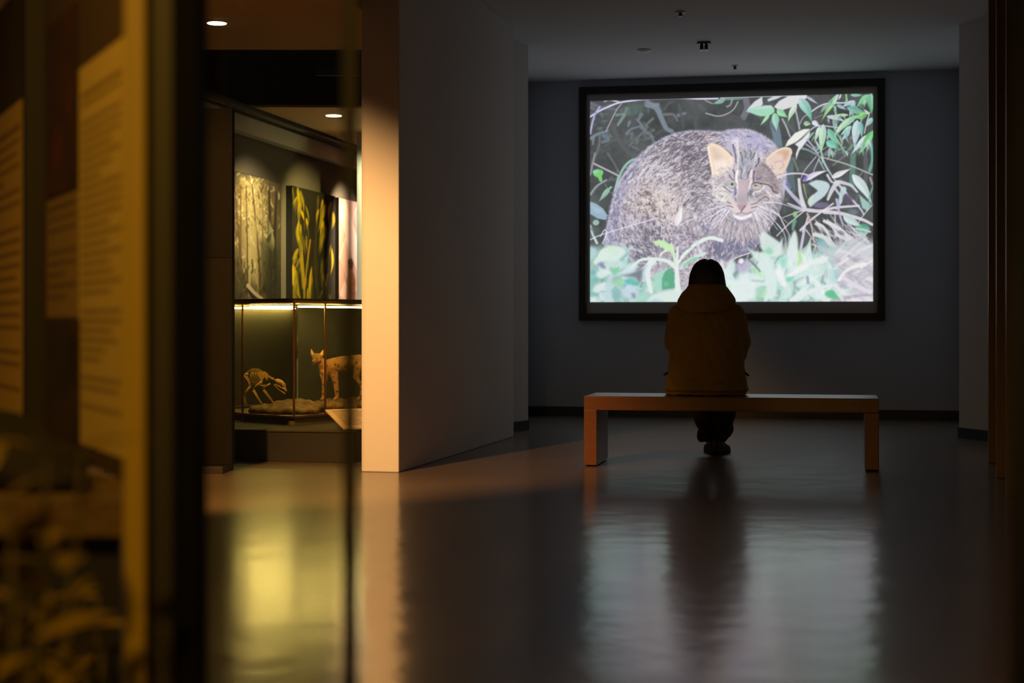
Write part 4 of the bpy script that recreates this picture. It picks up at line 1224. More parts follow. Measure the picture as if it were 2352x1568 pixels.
# ------------------------------------------------------------------ seated visitor
def make_person():
    org = Vector((1.1755, 9.62, 0))
    bm = bmesh.new()
    # torso, neck, head
    add_loft(bm, [(.44, .15, .10, 0, 0), (.56, .14, .10, 0, .0), (.72, .15, .10, 0, .01), (.86, .17, .095, 0, .04), (.94, .13, .08, 0, .06), (.98, .07, .06, 0, .07)], 20, 2.2)
    add_capsule(bm, (0, .07, .94), .055, (0, .085, 1.06), .052)
    add_ball(bm, (0, .095, 1.135), (.074, .092, .105)); add_ball(bm, (0, .125, 1.085), (.055, .062, .06))
    add_ball(bm, (0, .19, 1.12), (.012, .018, .02)); add_ball(bm, (0, .186, 1.135), (.009, .012, .03))
    for s in (-1, 1):
        add_ball(bm, (s * .076, .09, 1.125), (.012, .02, .03))
        add_capsule(bm, (s * .17, .05, .89), .05, (s * .205, .07, .70), .042)          # upper arm
        add_capsule(bm, (s * .205, .07, .70), .042, (s * .07, .31, .60), .028)         # forearm
        add_capsule(bm, (s * .09, .02, .50), .085, (s * .10, .43, .47), .062)          # thigh
        add_capsule(bm, (s * .10, .43, .47), .060, (s * .035, .74, .10), .036)         # shin
        # hand resting on the thigh, five fingers
        wx = s * .068
        add_ball(bm, (wx, .335, .593), (.036, .044, .017))
        for j, (fx, L) in enumerate(((-.027, .055), (-.009, .066), (.009, .063), (.026, .05))):
            a = Vector((wx + fx * s * -1, .37, .592)); b = a + Vector((fx * .1, L * .55, .002)); c_ = b + Vector((0, L * .35, -.016))
            add_capsule(bm, a, .0082, b, .0078, 8); add_capsule(bm, b, .0078, c_, .0068, 8)
        t0 = Vector((wx - s * .030, .325, .592)); t1 = t0 + Vector((-s * .022, .028, .002)); t2 = t1 + Vector((-s * .004, .026, -.004))
        add_capsule(bm, t0, .011, t1, .009, 8); add_capsule(bm, t1, .009, t2, .0075, 8)
    body = remesh('person', bm, .0065, M['skin'], None, 3)
    body.location = org
    body.rotation_euler.z = -YAW
    tag(body, 'person in a mustard hooded jacket seated on the bench, back turned', 'person')
    # face details
    for s in (-1, 1):
        bm = bmesh.new(); add_ball(bm, (s * .031, .176, 1.14), (.013, .011, .0085)); e = bm_obj('eye', bm, M['eye_white'], body, True)
        bm = bmesh.new(); add_ball(bm, (s * .031, .1845, 1.14), (.006, .0045, .006)); bm_obj('iris', bm, M['eye_dark'], e, True)
        bm = bmesh.new(); add_tube(bm, [(s * .048, .172, 1.158), (s * .032, .184, 1.163), (s * .016, .186, 1.159)], [.002, .0035, .0025], 6); bm_obj('eyebrow', bm, M['hair'], body, True)
    bm = bmesh.new(); add_ball(bm, (0, .183, 1.083), (.02, .008, .006)); bm_obj('mouth', bm, M['lip'], body, True)

    # jacket
    bm = bmesh.new()
    add_loft(bm, [(.423, .250, .165, -.004, .035), (.45, .252, .17, -.004, .035), (.50, .244, .168, -.003, .03), (.60, .228, .16, 0, .02), (.70, .222, .155, 0, .02), (.80, .220, .146, 0, .03),
                  (.88, .212, .132, 0, .045), (.93, .196, .118, 0, .06), (.965, .165, .104, 0, .07), (1.0, .12, .09, 0, .08), (1.04, .085, .08, 0, .09)], 36, 2.5)
    for s in (-1, 1):
        add_capsule(bm, (s * .165, .055, .895), .075, (s * .198, .06, .74), .068)
        add_capsule(bm, (s * .198, .06, .74), .067, (s * .175, .14, .66), .058)
        add_capsule(bm, (s * .175, .14, .66), .058, (s * .085, .295, .605), .047)

    def folds(co, no):
        x, y, z = co[:, 0], co[:, 1], co[:, 2]
        back = np.clip((.06 - y) / .1, 0, 1)
        d = np.zeros(len(co))
        g = lambda t, w: np.exp(-(t / w) ** 2)
        # centre seam pulled in, long creases, bulging hem
        d -= back * .007 * g(x + .006 + .02 * np.sin(z * 9), .010) * np.clip((.86 - z) / .1, 0, 1) * np.clip((z - .60) / .06, 0, 1)
        d -= back * .008 * g(x - .02 - (.68 - z) * .45, .014) * np.clip((.70 - z) / .03, 0, 1) * np.clip((z - .52) / .03, 0, 1)
        d -= back * .006 * g(x + .155 - (z - .70) * .30, .010) * np.clip((.84 - z) / .03, 0, 1) * np.clip((z - .60) / .05, 0, 1)
        d -= back * .006 * g(x - .150 + (z - .70) * .30, .010) * np.clip((.84 - z) / .03, 0, 1) * np.clip((z - .58) / .05, 0, 1)
        d -= back * .006 * g(z - .485 - .10 * (x + .08) + .03 * np.sin(x * 30), .009) * np.clip((.16 - np.abs(x + .02)) / .05, 0, 1)
        d += .006 * g(z - .455, .014) - .010 * g(z - .437, .006)
        d += .0035 * np.sin(x * 40 + 3 * np.sin(z * 11)) * np.sin(z * 23 + x * 9)
        d += .002 * np.sin(x * 95 + z * 60) * back
        o = co + no * d[:, None]
        o[:, 2] = np.maximum(o[:, 2], .422)
        return o
    jk = remesh('jacket', bm, .0085, M['jacket'], body, 5, folds)
    jk['label'] = 'mustard brown jacket with a gathered hem'
    # hood lying on the shoulders
    bm = bmesh.new()
    add_loft(bm, [(.915, .10, .06, 0, -.03), (.93, .150, .09, 0, 0), (.96, .178, .112, 0, .02), (1.0, .176, .125, 0, .035), (1.035, .154, .128, 0, .05), (1.065, .130, .125, 0, .06),
                  (1.088, .115, .118, 0, .07), (1.098, .098, .10, 0, .075)], 36, 2.2)

    def hoodfold(co, no):
        x, y, z = co[:, 0], co[:, 1], co[:, 2]
        d = -.006 * np.exp(-((z - .985 - .25 * (x - .03) ** 2 - .1 * x) / .006) ** 2) * np.clip((.12 - np.abs(x - .03)) / .05, 0, 1)
        d += -.004 * np.exp(-((z - 1.045 - .3 * x) / .006) ** 2) * np.clip((x + .04) / .08, 0, 1)
        d += .003 * np.sin(x * 45 + z * 30) * np.sin(z * 40)
        return co + no * d[:, None]
    remesh('hood', bm, .008, M['jacket'], body, 5, hoodfold)
    # hem cord toggles
    for s in (-1, 1):
        bm = bmesh.new(); add_capsule(bm, (s * .232, .02, .556), .007, (s * .254, .0, .540), .006, 8); bm_obj('cord_toggle', bm, M['black'], body, True)
        bm = bmesh.new(); add_tube(bm, [(s * .116, .235, .627), (s * .082, .297, .603)], [.056, .050], 18); bm_obj('cuff', bm, M['jacket'], body, True)
    # hair, chin-length bob with a parting
    bm = bmesh.new()
    add_loft(bm, [(1.035, .098, .075, .002, .045), (1.05, .112, .085, .003, .05), (1.08, .114, .094, .002, .055), (1.12, .109, .100, .0, .06), (1.16, .102, .102, 0, .065), (1.195, .089, .095, 0, .07),
                  (1.222, .069, .08, 0, .075), (1.238, .046, .06, 0, .08), (1.247, .022, .03, 0, .08)], 36, 2.1)

    def part(co, no):
        x, y, z = co[:, 0], co[:, 1], co[:, 2]
        o = co.copy()
        o[:, 2] -= .007 * np.exp(-((x - .004) / .009) ** 2) * np.clip((z - 1.2) / .03, 0, 1)
        # open in front of the face
        f = np.clip((y - .10) / .03, 0, 1) * np.clip((1.19 - z) / .02, 0, 1) * np.clip((.085 - np.abs(x)) / .015, 0, 1)
        o[:, 1] -= f * np.clip(y - .085, 0, None)
        return o + no * (.0015 * np.sin(np.arctan2(x, y - .07) * 46))[:, None]
    remesh('hair', bm, .006, M['hair'], body, 3, part)
    # wide trousers
    bm = bmesh.new()
    for s in (-1, 1):
        add_capsule(bm, (s * .09, .04, .512), .088, (s * .095, .40, .485), .082)
        add_capsule(bm, (s * .095, .40, .485), .082, (s * .085, .55, .33), .078)
        add_capsule(bm, (s * .085, .55, .33), .078, (s * .034, .74, .125), .054)
    add_capsule(bm, (-.075, .72, .14), .045, (-.085, .74, .115), .035); add_capsule(bm, (.05, .70, .19), .06, (.068, .72, .17), .055)
    remesh('trousers', bm, .0085, M['trouser'], body, 4, lambda co, no: co + no * (.004 * np.sin(co[:, 2] * 60 + co[:, 0] * 40) * np.sin(co[:, 0] * 50))[:, None])
    # shoes crossed at the ankles
    for s, yo, rz in ((-.45, 0, -.42), (.45, .06, .42)):
        bm = bmesh.new()
        add_loft(bm, [(.002, .036, .105, 0, .10), (.02, .040, .115, 0, .10), (.045, .040, .11, 0, .095), (.07, .036, .075, 0, .06), (.10, .034, .045, 0, .03), (.15, .034, .040, 0, .03)], 20, 2.4)
        bmesh.ops.transform(bm, matrix=Matrix.Translation((s * .025, .715 + yo, 0)) @ Matrix.Rotation(rz, 4, 'Z'), verts=bm.verts)
        sh = remesh('shoe', bm, .006, M['shoe'], body, 3)
        bm = bmesh.new()
        add_loft(bm, [(0, .036, .110, 0, .10), (.014, .041, .118, 0, .10)], 24, 2.4)
        bmesh.ops.transform(bm, matrix=Matrix.Translation((s * .025, .715 + yo, 0)) @ Matrix.Rotation(rz, 4, 'Z'), verts=bm.verts)
        bm_obj('sole', bm, M['black'], sh)
    return body


make_person()


# ------------------------------------------------------------------ ceiling fittings of the hall
def disc(bm, r, z0, z1, seg=24, r2=None):
    add_tube(bm, [(0, 0, z0), (0, 0, z1)], [r, r2 or r], seg)


def sprinkler(px, py, label, r):
    p = fl(px, py, CEIL)
    t = thing('sprinkler', label, 'sprinkler', p, 0, 'ceiling sprinklers')
    bm = bmesh.new(); disc(bm, r, -.008, .002, 24, r * 1.02); bm_obj('rosette', bm, M['chrome'], t, True)
    bm = bmesh.new(); add_tube(bm, [(0, 0, -.004), (0, 0, -.03)], [.012, .008], 12); bm_obj('nozzle', bm, M['dark_lamp'], t)
    bm = bmesh.new(); disc(bm, r * .55, -.034, -.030, 16); bm_obj('deflector', bm, M['dark_lamp'], t)
    for s in (-1, 1):
        tube('yoke_arm', [(s * .011, 0, -.008), (s * .014, 0, -.02), (s * .004, 0, -.032)], .0025, M['chrome'], t, 6)


sprinkler(1563, 27, 'small chrome sprinkler head nearest the top edge of the hall ceiling', .036)
sprinkler(1688, 150, 'small chrome sprinkler head on the ceiling just above the screen frame', .028)

p = fl(1480, 114, CEIL)
t = thing('smoke_detector', 'round flat white detector on the dim hall ceiling', 'detector', p)
bm = bmesh.new(); disc(bm, .055, -.014, .001, 32, .057); bm_obj('base', bm, M['white'], t, False, bevel=.003)
bm = bmesh.new(); disc(bm, .030, -.022, -.013, 24, .042); bm_obj('cap', bm, M['white'], t, False, bevel=.003)

p = fl(1617, 97, CEIL)
t = thing('twin_spotlight', 'dark twin-headed spotlight fitting on the hall ceiling', 'spotlight', p, -YAW)
bm = bmesh.new(); add_box(bm, (0, 0, -.006), (.10, .07, .016)); bm_obj('plate', bm, M['dark_lamp'], t, bevel=.003)
for s in (-1, 1):
    bm = bmesh.new(); add_tube(bm, [(s * .018, 0, -.012), (s * .018, -.004, -.030), (s * .018, -.008, -.062)], [.010, .014, .015], 16)
    hd = bm_obj('lamp_head', bm, M['dark_lamp'], t, True)
    bm = bmesh.new(); add_tube(bm, [(s * .018, -.008, -.060), (s * .018, -.009, -.066)], [.016, .0165], 16); bm_obj('lens_ring', bm, M['chrome'], hd)
    bm = bmesh.new(); add_ball(bm, (s * .053, 0, -.010), (.007, .007, .006)); bm_obj('end_clip', bm, M['chrome'], t, True)


# ------------------------------------------------------------------ exhibition downlights
def downlight(p, r, label):
    t = thing('downlight', label, 'downlight', p, 0, 'glowing ceiling downlights')
    bm = bmesh.new(); disc(bm, r * 1.12, -.006, .0, 32); bm_obj('trim_ring', bm, M['white'], t)
    bm = bmesh.new(); disc(bm, r, -.009, -.004, 32); bm_obj('diffuser', bm, M['down'], t)


downlight(fl(498, 51, LOWC), .056, 'glowing round downlight high above the dark freestanding panel')
downlight(fl(767, 264, LOWC), .068, 'glowing round downlight above the bamboo poster')


# ------------------------------------------------------------------ posters on the exhibition wall
def paint_forest():
    c = Canvas(120, 300, (104, 92, 58)); r = random.Random(3)
    c.fill([(0, 0), (120, 0), (120, 130), (90, 180), (40, 190), (0, 130)], (150, 132, 84), 20, .8)
    c.fill([(25, 10), (80, 0), (85, 130), (60, 190), (30, 160)], (206, 188, 122), 16, .9)
    for i in range(420):
        x, y = r.uniform(0, 118), abs(r.gauss(0, 75))
        if x > 85 and r.random() < .6: continue
        c.stroke([(x, y), (x + r.gauss(0, 4), y + r.uniform(2, 9))], r.uniform(1, 4), r.choice([(226, 210, 140), (186, 160, 90), (132, 110, 60), (236, 224, 168), (96, 84, 46)]), r.uniform(.4, .8))
    for x0, x1, w, col in [(10, 30, 5, (122, 96, 50)), (24, 20, 4, (132, 104, 56)), (48, 42, 6, (206, 190, 126)), (50, 74, 4, (100, 84, 44)), (58, 64, 5, (196, 176, 110)), (90, 96, 9, (84, 66, 38)), (108, 110, 8, (76, 62, 36)), (74, 70, 5, (160, 146, 84)), (36, 40, 3, (110, 90, 48))]:
        c.stroke([(x0, 20), ((x0 + x1) / 2 + r.gauss(0, 3), 130), (x1, 260)], w, col, .8, taper=(.6, 1.2))
    c.leaf((98, 128), (90, 68), 16, (176, 170, 112)); c.leaf((86, 112), (96, 92), 10, (110, 104, 62))
    c.fill([(70, 110), (118, 120), (118, 300), (60, 300), (74, 200)], (84, 84, 48), 14, .65)
    c.fill([(0, 150), (30, 170), (34, 300), (0, 300)], (92, 88, 46), 14, .6)
    for i in range(300):
        x, y = r.uniform(0, 118), r.uniform(140, 298)
        c.stroke([(x, y), (x + r.gauss(0, 3), y + r.uniform(4, 14))], r.uniform(1, 3), r.choice([(118, 108, 56), (70, 62, 32), (150, 132, 70), (58, 50, 28)]), r.uniform(.3, .7))
    # bent trunk with a pale upper edge
    c.fill([(36, 192), (44, 190), (60, 204), (78, 216), (84, 232), (80, 262), (74, 272), (70, 250), (74, 226), (60, 216), (44, 206)], (54, 44, 26), 1.5)
    c.stroke([(40, 190), (58, 204), (76, 214), (84, 230)], 8, (214, 196, 140), .95, taper=(1, .6)); c.stroke([(58, 216), (64, 244), (60, 288)], 11, (166, 108, 34), .9)
    c.stroke([(44, 212), (36, 236), (20, 272)], 7, (140, 116, 60), .9); c.fill([(30, 250), (56, 226), (58, 290), (34, 298)], (60, 48, 30), 3, .9)
    c.fill([(90, 270), (104, 256), (112, 280), (100, 298), (84, 296)], (58, 46, 28), 4, .8)
    c.blur(.6)
    return 255 * (np.clip(c.a * np.array([.96, 1.0, 1.22]), 0, 255) / 240) ** 1.5


def paint_bamboo():
    c = Canvas(110, 290, (54, 50, 30)); r = random.Random(4)
    c.smooth_noise(16, 4, 8)
    for p, w, col in [([(14, 0), (16, 60), (26, 150), (30, 200)], 5, (150, 140, 12)), ([(18, 70), (22, 120), (28, 180)], 9, (176, 160, 8)), ([(44, 92), (36, 140), (30, 180)], 4, (200, 160, 20)),
                      ([(60, 60), (56, 140), (66, 200)], 6, (92, 86, 16)), ([(96, 100), (88, 170), (70, 240)], 5, (84, 78, 20)), ([(30, 200), (24, 250), (18, 290)], 5, (120, 112, 14))]:
        c.stroke(p, w, col, .9, soft=1.5)
    for p0, p1, w in [((12, 2), (18, 60), 12), ((20, 5), (28, 50), 9), ((22, 40), (30, 62), 9), ((34, 52), (36, 76), 8), ((16, 60), (26, 130), 16), ((76, 10), (62, 80), 14), ((66, 30), (60, 66), 9), ((84, 18), (70, 60), 14), ((100, 10), (92, 60), 13),
                      ((78, 50), (72, 110), 20), ((86, 60), (80, 96), 9), ((104, 30), (98, 70), 12), ((2, 140), (24, 210), 24), ((6, 190), (10, 240), 18), ((48, 140), (36, 240), 14), ((38, 180), (36, 230), 12), ((100, 100), (94, 160), 10), ((90, 150), (82, 200), 8), ((40, 205), (46, 250), 8)]:
        c.leaf(p0, p1, w * .7, r.choice([(196, 176, 4), (178, 162, 6), (206, 186, 20), (150, 140, 10)]), r.choice([(190, 172, 6), (160, 146, 10)]), bend=r.uniform(-.1, .1), rib=10)
    for i in range(60):
        x, y = r.choice([r.gauss(20, 9), r.gauss(86, 14)]), r.uniform(0, 230)
        c.leaf((x, y), (x + r.gauss(-3, 6), y + r.uniform(16, 46)), r.uniform(3, 8), r.choice([(176, 160, 6), (150, 138, 10), (120, 112, 14), (200, 182, 20)]), bend=r.uniform(-.1, .1), alpha=r.uniform(.5, .95))
    for i in range(40):
        x, y = r.uniform(50, 108), r.uniform(120, 288)
        c.leaf((x, y), (x + r.gauss(0, 6), y + r.uniform(20, 60)), r.uniform(4, 9), r.choice([(80, 74, 22), (96, 88, 20), (66, 62, 26)]), alpha=.6)
    for i in range(16):
        x = r.uniform(4, 60)
        c.leaf((x, 290), (x + r.gauss(4, 8), r.uniform(240, 270)), 6, (120, 114, 14), (150, 140, 20))
    c.blur(.6)
    return 255 * (np.clip(c.a, 0, 255) / 245) ** 1.5


def paint_pale():
    c = Canvas(90, 290, (214, 176, 160)); r = random.Random(5)
    c.smooth_noise(14, 6, 2)
    for i in range(-2, 5):
        for j in range(8):
            x, y = i * 34 + (j % 2) * 17, j * 40
            col = r.choice([(232, 204, 192), (196, 150, 136), (222, 190, 178), (206, 164, 150)])
            c.fill([(x, y - 40), (x + 17, y), (x, y + 40), (x - 17, y)], col, 2, .8)
            c.stroke([(x, y - 40), (x + 17, y), (x, y + 40)], 2, (150, 104, 96), .6)
            c.stroke([(x - 17, y), (x, y - 40)], 2, (240, 222, 214), .7)
    # a spotted animal seen from behind, long body and two legs
    c.fill([(24, 120), (32, 116), (36, 124), (34, 138), (26, 138)], (74, 50, 34), 1.5); c.fill([(24, 136), (34, 138), (42, 160), (42, 200), (36, 215), (34, 285), (28, 285), (30, 220), (24, 210), (20, 285), (14, 285), (20, 200), (22, 160)], (146, 96, 66), 1.5)
    for i in range(60):
        c.ell((r.uniform(24, 40), r.uniform(145, 210)), 1.4, 1.2, (80, 52, 36), .6, .8)
    c.fill([(0, 190), (12, 200), (14, 290), (0, 290)], (120, 84, 72), 5, .7)
    c.blur(.6)
    return c.a


def poster(name, t0, t1, img, label):
    z0, z1 = .62, 2.13
    e = thing(name, label, 'poster', wp(t0), 0)
    d = t1 - t0
    e.rotation_euler.z = math.atan2(V.y, V.x)
    # local x runs along the wall, local -y points into the room
    box('backing_board', (d / 2, -.03, (z0 + z1) / 2), (d, .06, z1 - z0), M['black'], e)
    picture_sheet('print', (0.004, -.0608, z1 - .004), (1, 0, 0), (0, 0, 1), d - .008, z1 - z0 - .008, img, M['print'], e)


poster('forest_poster', -.05, 1.20, paint_forest(), 'golden forest poster with a bent tree trunk on the exhibition wall')
poster('bamboo_poster', 1.50, 2.80, paint_bamboo(), 'dark poster of yellow-green bamboo leaves between two other posters')
poster('pale_poster', 2.92, 4.1, paint_pale(), 'brightly lit pale pink poster next to the lit partition end')


# ------------------------------------------------------------------ glass display case with the two specimens
C1 = fl(812, 1063)
plt = [C1, C1 - U * 1.75, C1 - U * 1.75 + V * 2.45, C1 + V * 2.45]
case = thing('display_case', 'many-sided glass display case on a low dark plinth', 'display case', (C1 - U * .87 + V * 1.2))
cl = lambda p: (p[0] - case.location.x, p[1] - case.location.y)
prism('plinth', [cl(p) for p in plt], .0, .186, M['plinth'], case, bevel=.004)
prism('plinth_top', [cl(p) for p in (C1 + U * .01 - V * .01, C1 - U * 1.76 - V * .01, C1 - U * 1.76 + V * 2.46, C1 + U * .01 + V * 2.46)], .186, .196, M['case_back'], case)
Q0, P1, P2, P3 = Vector((-1.80, 10.62, 0)), Vector((-1.408, 10.26, 0)), Vector((-1.24, 10.55, 0)), Vector((-.93, 11.08, 0))
P4, P5, P6 = Vector((-.72, 11.9, 0)), Vector((-1.62, 11.98, 0)), Vector((-2.12, 11.25, 0))
ring = [Q0, P1, P2, P3, P4, P5, P6]
TZ0, TZ1 = .25, .985
cc = sum(ring, Vector()) / len(ring)
inset = lambda p, k: p + (cc - p).normalized() * k
prism('deck', [cl(inset(p, .02)) for p in ring], .196, TZ0 - .012, M['case_deck'], case)


def bar(name, a, b, z, h, w, mt):
    a, b = Vector(a), Vector(b)
    d = b - a
    return box(name, (*cl((a + b) / 2), z), (d.length + w * .6, w, h), mt, case, rz=math.atan2(d.y, d.x), bevel=.002)


for a, b in zip(ring, ring[1:] + ring[:1]):
    bar('bottom_rail', a, b, TZ0 - .004, .016, .022, M['brass'])
    bar('top_rail', a, b, TZ1 + .008, .018, .024, M['brass'])
for p in ring[:4]:
    box('post', (*cl(p), (TZ0 + TZ1) / 2), (.013, .013, TZ1 - TZ0), M['brass'], case, rz=.4, bevel=.002)
box('post', (*cl(Q0), .223), (.013, .013, .054), M['brass'], case, rz=.4)
for a, b in ((Q0, P1), (P1, P2), (P2, P3), (P3, P4), (P6, Q0)):
    d = b - a
    box('glass_pane', (*cl((a + b) / 2), (TZ0 + TZ1) / 2), (d.length - .02, .005, TZ1 - TZ0 - .02), M['glass'], case, rz=math.atan2(d.y, d.x))
for a, b in ((P4, P5), (P5, P6)):
    d = b - a
    box('back_panel', (*cl((a + b) / 2), (TZ0 + TZ1) / 2), (d.length - .02, .012, TZ1 - TZ0 - .02), M['case_back'], case, rz=math.atan2(d.y, d.x))
prism('lid', [cl(p) for p in ring], TZ1 + .017, TZ1 + .03, M['plinth'], case)
for a, b in ((Q0, P1), (P1, P3), (P6, P5)):  # the rear tube is added, hidden from view, to glow on the back panel
    a2, b2 = inset(a, .05), inset(b, .05)
    k = (b2 - a2) * .04
    h = tube('light_tube', [(*cl(a2 + k), TZ1 - .022), (*cl(b2 - k), TZ1 - .022)], .006, M['tube'], case, 12)
    h['label'] = 'glowing fluorescent tube under the lid'
    d = b2 - a2
    box('reflector', (*cl((a2 + b2) / 2), TZ1 - .004), (d.length * .95, .045, .006), M['white'], case, rz=math.atan2(d.y, d.x))


def noise_disp(amp, f, seed):
    r = np.random.default_rng(seed)
    ks = r.normal(0, f, (9, 3)); ph = r.uniform(0, 6.3, 9)

    def fn(co, no):
        n = sum(np.sin(co @ k + p) for k, p in zip(ks, ph)) / 3
        return co + no * (n * amp)[:, None]
    return fn


def rock(name, parts, label, seed, m='rock', vox=.009, amp=.007, f=48, cat='rock'):
    bm = bmesh.new()
    for c_, r_ in parts:
        add_ball(bm, c_, r_, seg=16)
    o = remesh(name, bm, vox, M[m], None, 2, noise_disp(amp, f, seed))
    return tag(o, label, cat)


rock('rock_slab', [((-1.22, 11.16, .275), (.23, .20, .045)), ((-1.36, 11.08, .268), (.13, .11, .04)), ((-1.02, 11.3, .28), (.20, .20, .055)), ((-1.02, 11.16, .285), (.09, .07, .05))],
     'flat lit rock slab under the stuffed spotted cat', 3)
rock('rock_mound', [((-1.62, 10.80, .262), (.17, .13, .045)), ((-1.50, 10.95, .272), (.20, .14, .06)), ((-1.44, 10.80, .262), (.13, .12, .04)), ((-1.70, 10.9, .258), (.10, .1, .035))],
     'low earthy mound under the small skeleton', 5)


# stuffed cat: head turned to the viewer, body running off behind the partition
def spotted_fur():
    m = mat('spotted_fur', (200, 144, 56), .85, bump=.35, bscale=220, sheen=.2)
    nt = m.node_tree
    b = nt.nodes['Principled BSDF']
    tc = [n for n in nt.nodes if n.type == 'TEX_COORD'][0]
    v = nt.nodes.new('ShaderNodeTexVoronoi'); v.inputs['Scale'].default_value = 34
    nt.links.new(tc.outputs['Object'], v.inputs['Vector'])
    r = nt.nodes.new('ShaderNodeValToRGB')
    r.color_ramp.elements[0].position, r.color_ramp.elements[1].position = .20, .42
    r.color_ramp.elements[0].color = (*lin((58, 34, 12)), 1)
    r.color_ramp.elements[1].color = (*lin((150, 104, 36)), 1)
    nt.links.new(v.outputs['Distance'], r.inputs['Fac'])
    nt.links.new(r.outputs['Color'], b.inputs['Base Color'])
    return m


M['fur'] = spotted_fur()
M['pale_fur'] = mat('pale_fur', (214, 178, 112), .85)


def make_cat():
    k = .000324
    q = lambda x, y, d=0.0: Vector(((x - 600) * k, d, (1335 - y) * k))
    bm = bmesh.new()
    cap = lambda a, ra, b, rb: add_capsule(bm, a, ra * k, b, rb * k)
    add_ball(bm, q(450, 420, -.02), (118 * k, 108 * k, 98 * k)); add_ball(bm, q(445, 455, -.03), (112 * k, 90 * k, 80 * k))
    add_ball(bm, q(412, 505, -.055), (58 * k, 60 * k, 48 * k)); add_ball(bm, q(400, 540, -.05), (36 * k, 40 * k, 34 * k))
    for a, b in (((345, 340), (316, 222)), ((548, 345), (580, 240))):
        cap(q(*a, -.01), 52, q(*b, -.012), 7)
    cap(q(480, 480, 0), 96, q(600, 600, .02), 140)
    add_ball(bm, q(640, 650, .03), (165 * k, 150 * k, 190 * k)); cap(q(650, 610, .03), 150, q(950, 560, .05), 172); cap(q(950, 560, .05), 172, q(1330, 520, .07), 165)
    cap(q(1330, 520, .07), 150, q(1480, 620, .08), 120)
    # front legs
    cap(q(590, 760, -.005), 92, q(600, 930, -.005), 58); cap(q(600, 930, -.005), 52, q(585, 1250, -.005), 38); cap(q(585, 1280, -.005), 36, q(545, 1318, -.03), 34)
    cap(q(800, 760, .03), 96, q(840, 960, .03), 62); cap(q(840, 960, .03), 58, q(865, 1250, .03), 44); cap(q(865, 1285, .03), 42, q(820, 1316, .005), 36)
    # hind legs
    for d, o in ((.035, 0), (.10, 130)):
        cap(q(1350 + o, 620, d), 120, q(1270 + o, 830, d), 72); cap(q(1270 + o, 830, d), 62, q(1400 + o, 1020, d), 40); cap(q(1400 + o, 1020, d), 38, q(1380 + o, 1260, d), 34); cap(q(1380 + o, 1290, d), 34, q(1330 + o, 1318, d), 32)
    for a, b in zip([(1480, 520), (1600, 560), (1690, 720), (1720, 900)], [(1600, 560), (1690, 720), (1720, 900), (1760, 1040)]):
        cap(q(*a, .08), 48, q(*b, .08), 44)
    cat = remesh('stuffed_cat', bm, .0042, M['fur'], None, 3, noise_disp(.0008, 220, 8))
    for x, y in ((352, 432), (462, 436)):
        b2 = bmesh.new(); add_ball(b2, q(x, y, -.0535), (22 * k, 14 * k, 17 * k)); bm_obj('eye', b2, M['eye_dark'], cat, True)
    b2 = bmesh.new(); add_ball(b2, q(404, 492, -.0765), (22 * k, 14 * k, 15 * k)); bm_obj('nose', b2, M['lip'], cat, True)
    for a, b in (((350, 345), (322, 250)), ((546, 350), (573, 266))):
        b2 = bmesh.new(); add_capsule(b2, q(*a, -.022), 30 * k, q(*b, -.0155), 5 * k); bm_obj('inner_ear', b2, M['pale_fur'], cat, True)
    return tag(cat, 'stuffed spotted wild cat standing on the rock slab, facing out', 'stuffed cat')


cat = make_cat()
cat.location = ((745 - CX) / FPX * 11.08, 11.08, .317)


